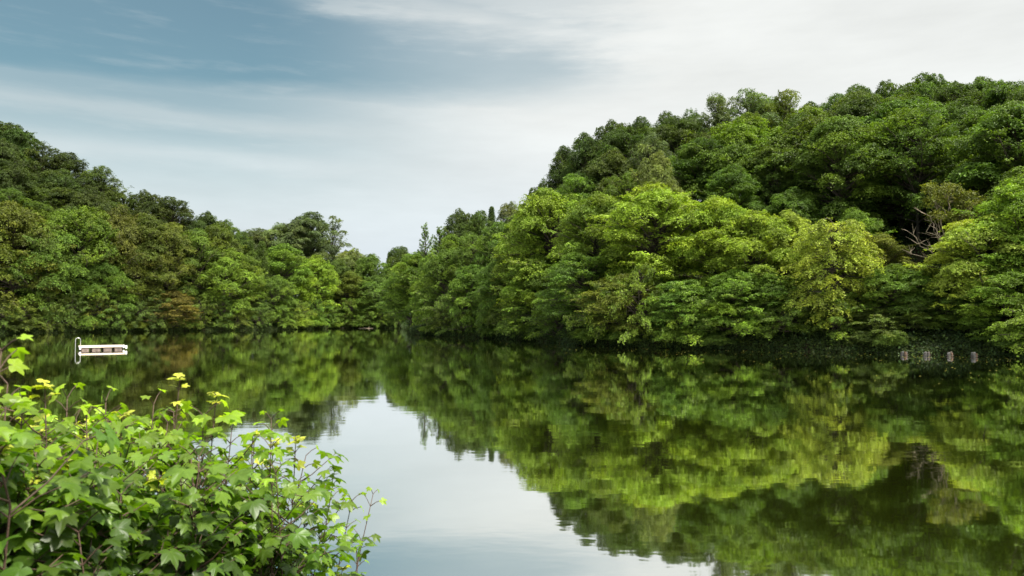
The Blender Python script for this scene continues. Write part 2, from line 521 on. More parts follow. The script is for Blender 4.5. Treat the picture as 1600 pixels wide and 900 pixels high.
def branch_tree(key, seed, kind, H, R, base, prof, nb, nt, nl, leaf, el0=5, el1=68, droop=.14, tw=1.0, jit=.30, trunk=.24, lean=(0, 0),
                hang=.25, fuzz=.10, short=.3, warmth=.22, nmix=.45, leader=.93, mat=None, wave=.24, s0=.38, wood=True, tvar=.27, lob=None):
    """crown grown from single boughs: each bough carries side twigs, each twig its leaves"""
    rng = np.random.default_rng(seed)
    up = np.array([0, 0, 1.0])
    leanv = np.array([lean[0], lean[1], 0.0])
    ph = rng.random(6) * 6.28
    B0, Bd, BL, BH, Bz = [], [], [], [], []
    LO = []
    if lob:
        for i in range(lob[0]):
            t = ((i + .7 * rng.random() + .15) / lob[0]) ** .8
            LO.append((i * 2.39996 + rng.normal() * .3, t, lob[1] * (.65 + .7 * rng.random())))
    for i in range(nb):
        t = min(.999, max(0, (i + rng.random()) / nb)) ** .85
        z = base + (H * leader - base) * t
        az = i * 2.39996 + rng.normal() * .5
        el = math.radians(el0 + (el1 - el0) * t ** 1.3 + rng.normal() * 8)
        reach = prof(t) * R * (1 + jit * rng.normal() * .7)
        reach *= 1 + wave * math.sin(2 * az + ph[0] + t * 5) + wave * .8 * math.sin(3 * az + ph[1] - t * 9) + wave * .6 * math.sin(5 * az + t * 14 + ph[2])
        if LO:
            pr_ = max(math.exp(-(((az - a_ + math.pi) % (2 * math.pi) - math.pi) * max(reach, 1)) ** 2 / (r_ * r_ * 1.3) - ((t - t_) * (H - base)) ** 2 / (r_ * r_ * .8)) for a_, t_, r_ in LO)
            reach *= .70 + .40 * pr_
        if rng.random() < short: reach *= .35 + .4 * rng.random()
        reach = max(.25, min(reach, R * 1.3))
        L_ = min(reach / max(math.cos(el), .35), reach * 1.9)
        rise = L_ * math.sin(el)
        z0 = max(.05 * H, z - rise + droop * L_)
        d = np.array([math.cos(az), math.sin(az), 0])
        B0.append(np.array([0, 0, z0]) + leanv * (z0 / H)); Bd.append(d); BH.append(L_ * math.cos(el)); BL.append(rise); Bz.append(t)
    # a few upright leaders make an uneven top
    for k in range(2):
        az = rng.random() * 6.28; d = np.array([math.cos(az), math.sin(az), 0])
        z0 = H * (.62 + .14 * rng.random())
        B0.append(np.array([0, 0, z0]) + leanv * (z0 / H)); Bd.append(d); BH.append(R * .3 * rng.random()); BL.append((H - z0) * (.75 + .2 * rng.random())); Bz.append(1.0)
    B0 = np.array(B0); Bd = np.array(Bd); BH = np.array(BH); BL = np.array(BL); m = len(B0)
    LL = np.hypot(BH, BL)
    side_ = np.cross(Bd, up)
    bend = rng.normal(size=m) * .18

    def P(s, b):
        return (B0[b] + Bd[b] * (BH[b] * s)[..., None] + side_[b] * (bend[b] * LL[b] * s * s)[..., None]
                + up * (BL[b] * s - droop * LL[b] * s * s)[..., None])

    def Tn(s, b):
        return nrm(Bd[b] * BH[b][..., None] + side_[b] * (2 * bend[b] * LL[b] * s)[..., None] + up * (BL[b] - 2 * droop * LL[b] * s)[..., None])
    # twigs; longer boughs get more of them
    cnt = np.maximum(3, (nt * (LL / (R * .9)).clip(.3, 1.5)).astype(int))
    b = np.repeat(np.arange(m), cnt)
    n = len(b)
    s = s0 + (1 - s0) * rng.random(n) ** .8
    sg = np.where(rng.random(n) < .5, -1.0, 1.0)
    p0 = P(s, b); tg = Tn(s, b)
    dr = tg * (.55 + .5 * rng.random(n))[:, None] + side_[b] * (sg * (.45 + .7 * rng.random(n)))[:, None] + up * (rng.normal(size=n) * .32 + .10)[:, None]
    dr = nrm(dr)
    tl = tw * (.55 + .75 * rng.random(n)) * (1.12 - .55 * s) * (LL[b] / (R * .8)).clip(.55, 1.2)
    w = np.repeat(np.arange(n), nl)
    q_ = rng.random(len(w)) ** .75
    pos = p0[w] + dr[w] * (tl[w] * q_)[:, None] - up * (hang * tl[w] * q_ * q_)[:, None] + rng.normal(size=(len(w), 3)) * fuzz * np.array([1, 1, .6])
    nn = nrm(up + dr[w] * (.35 + .5 * hang * q_)[:, None] + rng.normal(size=(len(w), 3)) * nmix)
    S = leaf * (.6 + .75 * rng.random(len(w)))
    V, Qd = leaf_cloud(rng, pos, nn, S)
    C2 = None
    if LO:
        Cs, Ns, Ls = [], [], []
        for li, (a_, t_, r_) in enumerate(LO):
            rr_ = prof(t_) * R * .98
            c = np.array([math.cos(a_) * max(0, rr_ - r_ * .75), math.sin(a_) * max(0, rr_ - r_ * .75), base + (H - base) * t_ - r_ * .55 * t_ - (0 if t_ < .8 else .3)]) + leanv * t_
            mm = int(lob[2] * 4 * np.pi * r_ * r_ / (lob[3] ** 2 * 1.5))
            dd = nrm(rng.normal(size=(mm * 2, 3))); dd = dd[dd[:, 2] > -.25][:mm]
            pp = c + dd * (r_ * (.72 + .45 * rng.random(len(dd))))[:, None] * np.array([1, 1, .72])
            Cs.append(pp); Ns.append(nrm(dd * .6 + up * .75 + rng.normal(size=dd.shape) * .22)); Ls.append(np.full(len(dd), li))
        C2 = np.vstack(Cs); N2 = np.vstack(Ns); L2_ = np.concatenate(Ls)
        P2, Nn2, S2, i2 = spray(rng, C2, N2, lob[3] * (.5 + .8 * rng.random(len(C2))), lob[4], leaf, .45, .16, 1.7)
        Nn2 = nrm(Nn2 + rng.normal(size=Nn2.shape) * .2)
        V2, Q2 = leaf_cloud(rng, P2, Nn2, S2)
    bt = (1 + tvar * .6 * rng.normal(size=m)).clip(.6, 1.5); tt_ = (1 + tvar * .7 * rng.normal(size=n)).clip(.6, 1.5)
    tone = bt[b[w]] * tt_[w] * (1 + .14 * rng.normal(size=len(w))).clip(.6, 1.5)
    warm = ((rng.random(m) ** 2 * warmth * 2.6)[b[w]] + .25 * warmth * rng.random(n)[w]).clip(0, 1)
    if C2 is not None:
        lt_ = (1 + tvar * .5 * rng.normal(size=len(LO))).clip(.6, 1.5)[L2_]; ct_ = (1 + tvar * rng.normal(size=len(C2))).clip(.5, 1.6) * lt_
        tone = np.concatenate([tone, ct_[i2] * (1 + .14 * rng.normal(size=len(P2))).clip(.6, 1.5)])
        wl = ((rng.random(len(LO)) ** 2)[L2_] * warmth * 2.4 + .3 * warmth * rng.random(len(C2)))
        warm = np.concatenate([warm, wl[i2].clip(0, 1)])
        Qd = np.vstack([Qd, Q2 + len(V)]); V = np.vstack([V, V2])
    me = np_mesh(kind + "_crown", V, [Qd], {"tone": np.repeat(tone, 4), "warm": np.repeat(warm, 4)})
    me.materials.append(M_leaf)
    # wood
    mb = MB()
    zz = np.linspace(-.6, H * .9, 11)
    tp = np.stack([lean[0] * (zz / H).clip(0, 1) + rng.normal(size=11) * .03 * trunk * 4, lean[1] * (zz / H).clip(0, 1) + rng.normal(size=11) * .03 * trunk * 4, zz], 1)
    tr = trunk * (1 - np.linspace(0, 1, 11) ** .9 * .9); tr[0] *= 1.4
    mb.tube(tp, tr, 9)
    ss = np.array([0, .3, .62, .95])
    for k in range(m):
        bb = np.full(4, k)
        r0 = min(trunk * .42, .018 * LL[k] + .012) * (1.3 if wood else 1)
        mb.tube(P(ss, bb), r0 * np.array([1, .75, .45, .18]), 5, cap=False)
    sel = rng.choice(n, min(n, 700), replace=False)
    for k in sel:
        mb.tube(np.array([p0[k], p0[k] + dr[k] * tl[k] * .8 - up * hang * tl[k] * .5]), np.array([.018, .006]), 3, cap=False)
    mw = np_mesh(kind + "_trunk", np.vstack(mb.V), [np.vstack(mb.Q)] + ([np.vstack([np.asarray(t).reshape(-1, 3) for t in mb.T])] if mb.T else []), smooth=True)
    mw.materials.append(mat or M_bark)
    add_proto(key, kind, H, R, me, mw)


def build_protos():
    for v in range(5):   # broad maples with shelf-like boughs
        branch_tree("maple%d" % v, 100 + v, "maple_tree", 16, 5.6, 1.4, rounded, 165, 17, 12, .22, el0=9, el1=58, droop=.2, tw=1.25, lean=((v - 2) * .3, 0), lob=(19, 1.9, .55, .5, 34))
    for v in range(5):   # waterside trees whose boughs reach down to the water
        branch_tree("skirt%d" % v, 200 + v, "overhanging_tree", 14, 5.4, .1, domed2 if v % 2 else rounded, 175, 17, 11, .205, el0=9, el1=60, droop=.30, tw=1.05, nmix=.6, trunk=.2, hang=.35, wave=.17, lob=(19, 1.7, .5, .5, 34))
    for v in range(4):   # low trees leaning over the waterline
        branch_tree("low%d" % v, 250 + v, "leaning_tree", 6, 3.4, -.1, domed2, 100, 14, 12, .18, el0=12, el1=62, droop=.36, tw=.8, nmix=.65, trunk=.10, hang=.4, jit=.4, wave=.25)
    for v in range(5):   # tall fine-leaved crowns of the hillside
        branch_tree("oval%d" % v, 300 + v, "oak_tree", 18, 4.6, 1.8, rounded, 180, 15, 11, .195, el0=12, el1=56, droop=.12, tw=1.05, fuzz=.14, hang=.15, trunk=.26, wave=.22, lob=(24, 1.5, .6, .45, 30))
    for v in range(3):   # airy ash crowns with sky gaps
        branch_tree("ash%d" % v, 400 + v, "ash_tree", 18, 5.0, 4.0, rounded, 135, 14, 11, .20, el0=20, el1=60, droop=.10, tw=1.0, fuzz=.16, hang=.25, trunk=.22, jit=.4, wave=.28, s0=.4, lob=(17, 1.35, .32, .45, 26))
    branch_tree("poplar0", 500, "poplar_tree", 24, 5.2, 3.5, rounded, 230, 15, 11, .23, el0=18, el1=66, droop=.05, tw=1.0, fuzz=.2, hang=.05, trunk=.3, nmix=.8, wave=.22, lob=(26, 1.5, .6, .45, 28))
    branch_tree("poplar1", 501, "poplar_tree", 24, 4.4, 4.0, rounded, 110, 12, 9, .23, el0=25, el1=68, droop=.03, tw=.9, fuzz=.2, hang=.05, trunk=.3, nmix=.8, jit=.45, wave=.3, s0=.35, lob=(15, 1.1, .4, .4, 24))
    for v in range(2):   # slender young trees with wispy tops
        branch_tree("slender%d" % v, 600 + v, "slender_tree", 16, 3.2, .8, lambda t: max(.22, 1 - t * .78), 120, 12, 11, .19, el0=8, el1=60, droop=.16, tw=.85, trunk=.15, jit=.45, wave=.25, leader=.95)
    branch_tree("curtain0", 700, "willow_tree", 13, 3.4, .9, lambda t: .78 + .22 * math.sin(3.1 * t), 190, 13, 13, .19, el0=18, el1=50, droop=.62, tw=.95, trunk=.16, hang=.9, jit=.28, nmix=.6, wave=.12)
    for v in range(3):
        branch_tree("bush%d" % v, 800 + v, "waterside_bush", 3.2, 2.2, 0, domed, 60, 9, 12, .15, el0=5, el1=65, droop=.25, tw=.6, trunk=.05, hang=.35, wave=.2)
    # half-dead tree with bare forked limbs on one side
    rng = np.random.default_rng(710)
    H, R = 13, 4.2
    lob = [((.6, 0, 11.6), 1.1, .7), ((2.0, -.5, 10.4), 1.2, .7), ((-.6, .3, 10.6), 1.0, .7), ((2.8, 0, 8.6), 1.15, .7), ((1.2, -.9, 8.8), 1.2, .7),
           ((3.3, -.6, 6.8), .9, .7), ((-.9, -.6, 9.0), .75, .7), ((1.6, .8, 7.0), .9, .7), ((-1.0, .8, 12.0), .7, .7)]
    me, C = crown_mesh("sparse_brown_crown", rng, lob, .42, 34, .18, cover=.75, droop=.2, thick=.3, upbias=.4, warmth=.5)
    mb = MB()
    tp = bent(rng, (0, 0, -.5), (.5, 0, 10.5), 10, .03)
    mb.tube(tp, .17 * (1 - np.linspace(0, 1, 10) * .8), 8)
    for c, r, s_ in lob:
        a = tp[min(8, max(3, int(c[2] * .62)))]
        P = bent(rng, a, c, 6, .09)
        mb.tube(P, .075 * (1 - np.linspace(0, 1, 6) * .75), 6)
        near = C[np.linalg.norm(C - np.array(c), axis=1) < r * 1.2]
        for q_ in near[::2]:
            mb.tube(bent(rng, P[rng.integers(3, 6)], q_, 4, .1), [.02, .015, .011, .006], 4, cap=False)
    for e in [(-3.6, -.6, 7.6), (-2.2, -1.0, 9.2), (-4.0, -.4, 5.8), (-1.5, -1.3, 7.8), (-2.9, -.9, 6.3)]:
        a = tp[4 + int(rng.integers(0, 2))]
        P = bent(rng, a, e, 8, .12, arch=.03)
        mb.tube(P, .085 * (1 - np.linspace(0, 1, 8) * .85), 6)
        for k in range(7):
            i = int(rng.integers(3, 8))
            dv = nrm(rng.normal(size=3) + np.array([-.6, 0, .8])) * (.5 + rng.random())
            mb.tube(bent(rng, P[i], P[i] + dv, 4, .1), [.025, .018, .012, .006], 4, cap=False)
    V = np.vstack(mb.V)
    mw = np_mesh("half_dead_trunk", V, [np.vstack(mb.Q)] + [np.vstack([np.asarray(t).reshape(-1, 3) for t in mb.T])], smooth=True)
    mw.materials.append(M_bark_pale)
    add_proto("dead0", "half_dead_tree", H, R, me, mw)
    # conifer
    rng = np.random.default_rng(720)
    H = 17
    Cc, Nc, Rc = [], [], []
    mb = MB()
    mb.tube(bent(rng, (0, 0, -.5), (0, 0, H - .4), 8, .01), .2 * (1 - np.linspace(0, 1, 8) * .93), 8)
    z = 1.4
    while z < H - .3:
        t = (z - 1.4) / (H - 1.4)
        Lb = 3.0 * (1 - t) ** .85 + .18
        nb = 7
        a0 = rng.random() * 6.28
        for k in range(nb):
            a = a0 + k * 6.283 / nb + rng.normal() * .15
            d = np.array([math.cos(a), math.sin(a), 0])
            l = Lb * (.8 + .35 * rng.random())
            mb.tube(bent(rng, (0, 0, z), d * l + np.array([0, 0, z - l * .22]), 4, .03), [.05, .035, .02, .008], 4, cap=False)
            for f in (.35, .62, .9):
                Cc.append(d * l * f + np.array([0, 0, z - l * .22 * f])); Nc.append(nrm(d * .25 + np.array([0, 0, 1.0]))); Rc.append(.22 + .2 * l)
        z += .34 + .12 * (1 - t)
    Cc = np.array(Cc); Nc = np.array(Nc); Rc = np.array(Rc)
    P, Nn, S, idx = spray(rng, Cc, Nc, Rc, 26, .2, .5, .3, 1.3)
    V, Qd = leaf_cloud(rng, P, Nn, S, .4)
    tone = np.repeat((1 + .2 * rng.normal(size=len(P))).clip(.4, 1.6), 4)
    me = np_mesh("conifer_crown", V, [Qd], {"tone": tone, "warm": tone * 0})
    me.materials.append(M_leaf)
    Vv = np.vstack(mb.V)
    mw = np_mesh("conifer_trunk", Vv, [np.vstack(mb.Q)] + [np.vstack([np.asarray(t).reshape(-1, 3) for t in mb.T])], smooth=True)
    mw.materials.append(M_bark)
    add_proto("conifer0", "conifer_tree", H, 3, me, mw)
    # rounded waterside bushes
    for v in range(3):
        rng = np.random.default_rng(800 + v)
        H, R = 3.2, 2.3
        lob = lobes_profile(rng, H, R, .1, 11, .95, domed, .8, axis=2)
        me, C = crown_mesh("bush_crown", rng, lob, .42, 52, .17, cover=1.1, droop=.5, min_dz=-.3)
        add_proto("bush%d" % v, "waterside_bush", H, R, me, wood_mesh("bush_stems", rng, H, .07, lob, C, M_bark, attach=.2))


build_protos()

# ------------------------------------------------------------------ colours (leaf albedos)
G = {
    "dark green": (0.068, 0.108, 0.022),
    "deep green": (0.088, 0.146, 0.025),
    "mid green": (0.100, 0.168, 0.025),
    "fresh green": (0.125, 0.200, 0.024),
    "bright green": (0.170, 0.262, 0.030),
    "lime green": (0.215, 0.285, 0.032),
    "yellow green": (0.265, 0.325, 0.050),
    "olive green": (0.115, 0.160, 0.022),
    "olive brown": (0.130, 0.150, 0.026),
    "rusty brown": (0.155, 0.148, 0.032),
    "grey green": (0.115, 0.160, 0.062),
    "pale green": (0.160, 0.215, 0.058),
}
rngp = random.Random(5)
PLACED = []
GROUPS = {"l": "trees on the left bank", "f": "trees at the far end of the lake", "r": "trees on the right bank"}
n_tree = 0


def side(u): return "l" if u < 405 else ("f" if u < 640 else "r")


def plant(u, ytop, wpx, s, key, colname, label, name=None, rot=None, cat="tree", jit=.06, group=None, hmin=.35, col=None, dz=0.0):
    """a tree of its own: crown top seen at (u, ytop), wpx wide, standing s metres behind the shoreline"""
    pr = PROTO[key]
    d = float(shore(u)) + s
    x = (u - 800) / F * d
    z0 = float(terrain(x, d)) - .05 + dz
    zt = ztop_at(ytop, d)
    h = zt - z0
    if h < 1.2: h = 1.2
    sz = h / pr["H"]
    sx = 1.18 * (wpx * d / F) / (2 * pr["R"])
    root = empty(name or pr["kind"], (x, d, z0), rot if rot is not None else rngp.random() * 6.28)
    w = link("trunk" if cat != "bush" else "stems", pr["wood"], None, root)
    c = link("crown", pr["crown"], None, root)
    b = col or G[colname]
    k_ = .80 if u < 300 else (.88 if u < 405 else 1.0)   # leaf colours on the left bank scaled darker
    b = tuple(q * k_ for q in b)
    j = [1 + rngp.uniform(-jit, jit) for _ in range(3)]
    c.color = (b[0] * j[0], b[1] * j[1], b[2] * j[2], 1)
    root.scale = (sx, sx, sz)
    tag(root, label, cat, group or GROUPS[side(u)])
    PLACED.append((x, d, sx * pr["R"], u, s))
    return root


# ---- left bank, front row and the hill above it: (u, ytop, width px, s, prototype, colour, label)
HERO = [
    # front row, left bank
    (-75, 335, 130, 5, "skirt0", "olive green", "olive waterside tree cut off by the left edge of the picture"),
    (18, 322, 105, 6, "skirt1", "olive green", "broad olive green waterside tree in the left corner, left of the raft"),
    (72, 352, 84, 4, "skirt4", "mid green", "rounded mid green waterside tree just left of the raft"),
    (128, 326, 88, 5, "maple4", "fresh green", "yellow-tipped fresh green tree standing right behind the raft"),
    (182, 330, 72, 6, "maple1", "olive brown", "tall brownish olive tree right of the yellow-tipped tree behind the raft"),
    (160, 408, 70, 2, "skirt3", "mid green", "low mid green tree at the water between raft and brownish olive tree"),
    (225, 338, 70, 5, "oval2", "olive green", "yellowish olive tree right of the brownish olive tree on the left bank"),
    (262, 352, 58, 4, "oval4", "olive brown", "olive brown tree above the rust coloured low boughs on the left bank"),
    (272, 455, 58, 2, "skirt3", "rusty brown", "low rust coloured tree at the water on the left bank"),
    (304, 362, 60, 5, "oval3", "mid green", "mid green tree with dark hollows right of the rust coloured low tree"),
    (338, 356, 56, 7, "oval1", "olive green", "tall narrow olive tree behind the bright green end of the left bank"),
    (352, 392, 62, 3, "maple3", "bright green", "bright green tree with shelf-like boughs near the end of the left bank"),
    (384, 402, 46, 4, "oval0", "fresh green", "fresh green tree closing the left bank beside the dark slender tree"),
    # skyline, left hill
    (-30, 188, 95, 66, "maple1", "dark green", "dark green hilltop tree cut by the left edge at the skyline"),
    (16, 198, 60, 62, "maple0", "dark green", "highest dark tree crown on the left skyline"),
    (62, 226, 52, 58, "ash1", "dark green", "open twiggy dark tree on the left skyline, second from the left edge"),
    (100, 241, 56, 55, "oval2", "dark green", "dark rounded crown on the left skyline above the raft"),
    (152, 261, 52, 48, "ash2", "deep green", "spreading open-crowned tree standing out alone on the left skyline"),
    (192, 303, 50, 46, "ash0", "deep green", "thin-topped tree in the dip right of the spreading skyline tree"),
    (228, 303, 52, 45, "maple2", "dark green", "flat-topped dark crown on the left skyline behind the olive trees"),
    (268, 311, 54, 43, "oval0", "dark green", "dark double-humped crown on the left skyline above the rust coloured tree"),
    (318, 335, 44, 38, "maple3", "dark green", "small dark dome on the skyline above the end of the left bank"),
    (350, 347, 42, 34, "oval3", "deep green", "last dark round crown where the left skyline drops to the poplars"),
    (375, 365, 40, 22, "oval2", "mid green", "mid green crown at the foot of the left skyline"),
    # mid slope left
    (38, 290, 78, 34, "maple3", "deep green", "deep green mid-slope tree above the left corner of the lake"),
    (56, 318, 44, 20, "oval1", "fresh green", "small fresh green pointed crown on the slope left of the raft"),
    (92, 296, 70, 30, "oval3", "dark green", "dark mid-slope crown above the raft"),
    (135, 300, 62, 26, "maple1", "dark green", "dark crown filling the hollow behind the yellow-tipped tree"),
    (-5, 270, 80, 40, "oval0", "dark green", "dark slope tree at the left edge below the highest crown"),
    # far end
    (408, 378, 30, 8, "conifer0", "deep green", "dark slender tapering tree where the left bank meets the far end"),
    (400, 360, 48, 58, "oval1", "grey green", "pale far tree peeping over the end of the left bank"),
    (436, 353, 56, 52, "oval3", "grey green", "grey green hump left of the tall poplars"),
    (462, 346, 44, 48, "poplar0", "grey green", "shorter poplar leaning against the tall poplar's left side"),
    (483, 334, 56, 46, "poplar0", "grey green", "tallest dense grey green poplar above the far shore"),
    (519, 338, 44, 45, "poplar1", "grey green", "open poplar with bare branches showing, right of the tallest poplar"),
    (440, 384, 62, 9, "oval0", "fresh green", "fresh green oval tree beside the dark slender tree at the far end"),
    (425, 432, 46, 3, "skirt2", "mid green", "low mid green boughs over the water left of the bright round tree"),
    (463, 398, 40, 14, "slender0", "mid green", "slim mid green tree between the oval tree and the bright round tree"),
    (492, 402, 52, 6, "maple0", "bright green", "bright green round tree below the poplars at the far shore"),
    (528, 408, 40, 8, "oval2", "deep green", "dark round crown between the bright round tree and the pale one"),
    (548, 393, 48, 16, "maple2", "pale green", "pale green dome right of the poplars on the far shore"),
    (545, 425, 44, 5, "oval0", "olive green", "olive tree in front of the pale green dome"),
    (580, 400, 46, 12, "maple3", "mid green", "mid green crown on the far skyline right of the pale dome"),
    (586, 434, 54, 4, "maple1", "deep green", "rounded deep green tree with layered boughs on the far shore"),
    (608, 395, 18, 24, "conifer0", "dark green", "tiny dark conifer tip at the lowest point of the skyline"),
    (624, 388, 36, 22, "oval1", "dark green", "dark crown right of the tiny conifer tip"),
    (620, 425, 44, 6, "skirt0", "mid green", "shaded tree in the corner where the far shore meets the right bank"),
    # right bank, far part
    (664, 352, 38, 9, "slender0", "mid green", "wispy pointed tree at the tip of the right bank"),
    (686, 356, 40, 12, "slender1", "mid green", "second wispy pointed tree at the tip of the right bank"),
    (672, 400, 46, 4, "skirt1", "fresh green", "fresh green tree leaning over the water at the tip of the right bank"),
    (697, 392, 56, 5, "skirt2", "mid green", "drooping mid green tree next to the tip of the right bank"),
    (722, 333, 48, 34, "maple2", "dark green", "dark spreading crown left of the black conifer on the skyline"),
    (750, 333, 42, 30, "oval2", "deep green", "deep green crown touching the black conifer on the skyline"),
    (768, 324, 26, 34, "conifer0", "dark green", "black pointed conifer alone on the right bank's skyline"),
    (797, 320, 40, 30, "oval3", "grey green", "grey green round crown right of the black conifer"),
    (738, 366, 62, 8, "ash1", "mid green", "loose mid green tree below the black conifer"),
    (738, 415, 62, 3, "skirt3", "mid green", "tiered low tree over the water below the black conifer"),
    (782, 350, 58, 9, "oval0", "mid green", "tall mid green oval tree right of the loose tree below the conifer"),
    (786, 405, 62, 3, "skirt0", "mid green", "tiered tree over the water left of the big bright green tree"),
    (822, 336, 52, 14, "ash0", "olive green", "soft olive crown at the foot of the dark hill edge"),
    # right bank, skyline of the big hill
    (846, 292, 44, 38, "maple1", "dark green", "dark crown halfway up the steep edge of the right hill"),
    (884, 233, 42, 44, "oval1", "dark green", "dark upright crown forming the shoulder of the right hill"),
    (918, 214, 52, 44, "maple3", "dark green", "dark skyline crown right of the hill's shoulder tree"),
    (962, 194, 62, 46, "maple2", "dark green", "broad dark crown on the rising skyline of the right hill"),
    (1003, 188, 52, 46, "oval2", "dark green", "dark rounded crown where the right skyline levels out"),
    (1044, 180, 52, 48, "maple0", "dark green", "dark ragged crown left of the airy grey green trees on the hill"),
    (1084, 176, 50, 46, "ash0", "deep green", "thin dark crown just left of the airy grey green trees"),
    (1128, 150, 74, 42, "ash1", "grey green", "left one of the airy grey green trees on the hilltop"),
    (1178, 145, 76, 42, "ash2", "grey green", "middle one of the airy grey green trees on the hilltop"),
    (1232, 146, 74, 43, "ash0", "olive green", "olive airy hilltop tree with sky showing through its branches"),
    (1275, 164, 50, 50, "oval0", "dark green", "dark crown in the notch right of the airy olive hilltop tree"),
    (1310, 150, 60, 50, "ash2", "deep green", "fine-twigged crown on the skyline above the big dark maple"),
    (1345, 138, 60, 50, "oval2", "deep green", "tall crown on the skyline above the two big hillside maples"),
    (1395, 133, 66, 50, "maple0", "deep green", "broad crown left of the hill's highest tree"),
    (1450, 121, 72, 50, "maple1", "deep green", "highest tree crown on the right hill's skyline"),
    (1500, 134, 56, 48, "oval3", "deep green", "crown just right of the hill's highest tree"),
    (1548, 126, 72, 46, "maple3", "mid green", "tall full crown near the right end of the skyline"),
    (1600, 133, 62, 46, "ash1", "deep green", "open crown on the skyline at the right edge"),
    (1665, 128, 90, 48, "maple2", "deep green", "skyline crown beyond the right edge"),
    # right hill, mid slope
    (905, 275, 70, 24, "ash2", "mid green", "mid green slope tree behind the big bright green tree"),
    (955, 240, 76, 30, "maple0", "dark green", "dark slope tree behind the gap between the bright and yellow trees"),
    (1020, 214, 62, 32, "ash1", "grey green", "pale feathery slope tree above the yellow green tree"),
    (1100, 222, 84, 28, "oval1", "deep green", "deep green slope tree below the airy grey green trees"),
    (1165, 228, 90, 26, "maple2", "mid green", "mid green slope tree below the middle airy hilltop tree"),
    (1215, 250, 60, 22, "ash0", "deep green", "narrow deep green slope tree left of the big dark maple"),
    (1285, 190, 140, 25, "maple0", "deep green", "big dark maple with layered boughs high on the right slope"),
    (1412, 184, 138, 24, "maple3", "fresh green", "big bright-topped maple on the right slope, right of the big dark one"),
    (1350, 225, 66, 27, "oval3", "dark green", "dark crown squeezed between the two big hillside maples"),
    (1495, 170, 90, 30, "maple2", "deep green", "deep green slope tree right of the big bright-topped maple"),
    (1560, 172, 96, 27, "oval0", "mid green", "mid green slope tree under the tall full crown at the right"),
    (1622, 210, 90, 22, "maple1", "deep green", "deep green slope tree cut by the right edge"),
    (1145, 262, 70, 18, "oval2", "mid green", "mid green tree filling the slope behind the lime green waterside trees"),
    (1240, 300, 70, 16, "maple1", "mid green", "shadowy mid green tree between the lime waterside trees and the big dark maple"),
    (1340, 330, 60, 13, "maple2", "fresh green", "small fresh green tree at the foot of the bright-topped maple"),
    (1540, 250, 76, 18, "maple0", "dark green", "dark tree behind the yellow green tree at the right edge"),
    # right bank, front row
    (862, 302, 112, 9, "maple1", "bright green", "big bright green tree at the left foot of the right hill"),
    (935, 306, 90, 10, "maple2", "fresh green", "fresh green tree between the big bright tree and the yellow green one"),
    (845, 402, 96, 3, "skirt1", "fresh green", "drooping fresh green tree at the water under the big bright green tree"),
    (915, 398, 90, 4, "skirt2", "mid green", "dark mid green tree dipping its long boughs in the water"),
    (1025, 244, 58, 16, "maple3", "pale green", "pale green treetop rising behind the yellow green tree"),
    (1022, 292, 128, 8, "maple0", "lime green", "large yellow green tree with its trunk showing below"),
    (975, 430, 92, 2, "skirt0", "olive green", "low olive boughs over the water left of the visible trunk"),
    (1068, 440, 80, 2, "skirt3", "mid green", "low mid green tree at the water right of the visible trunk"),
    (1118, 312, 96, 8, "maple2", "lime green", "lime green tree right of the large yellow green tree"),
    (1178, 336, 92, 6, "maple3", "lime green", "lime green tree with dense rounded sprays in the middle of the right bank"),
    (1228, 334, 66, 8, "maple1", "yellow green", "narrow yellow green tree left of the hanging willow-like tree"),
    (1150, 425, 90, 2, "skirt1", "fresh green", "low fresh green boughs hanging over the middle of the right bank"),
    (1215, 430, 76, 3, "skirt2", "mid green", "low mid green boughs left of the hanging willow-like tree"),
    (1302, 350, 104, 3, "curtain0", "yellow green", "pale yellow green willow-like tree hanging like a curtain to the water"),
    (1372, 368, 70, 8, "oval3", "olive brown", "brownish olive tree right of the hanging willow-like tree"),
    (1400, 416, 80, 4, "maple0", "mid green", "mid green tree above the left mooring piles"),
    (1425, 462, 60, 3.5, "skirt1", "deep green", "low deep green boughs overhanging the two left mooring piles"),
    (1478, 448, 62, 4.0, "skirt4", "mid green", "low mid green boughs overhanging the third mooring pile"),
    (1527, 455, 62, 3.5, "skirt2", "deep green", "low deep green boughs overhanging the rightmost mooring pile"),
    (1440, 420, 66, 8, "oval1", "deep green", "dark young tree above the gap between the mooring piles"),
    (1478, 286, 108, 7, "dead0", "olive brown", "half-dead brownish tree with bare pale limbs on its left side"),
    (1540, 342, 118, 5, "maple2", "yellow green", "spreading yellow green tree above the right mooring piles"),
    (1600, 288, 118, 6, "maple3", "bright green", "tall bright green tree cut by the right edge"),
    (1580, 420, 110, 3, "skirt3", "fresh green", "low fresh green boughs at the water by the right edge"),
    (1680, 300, 120, 6, "skirt0", "mid green", "waterside tree beyond the right edge"),
    (1750, 330, 120, 6, "skirt2", "mid green", "second waterside tree beyond the right edge"),
]
for h in HERO:
    u, yt, w, s, key, cn, lab = h
    cat = {"conifer": "conifer", "poplar": "poplar"}.get(key[:-1], "tree")
    rot = 0.0 if key == "dead0" else None
    plant(u, yt, w, s, key, cn, lab, cat=cat, rot=rot)

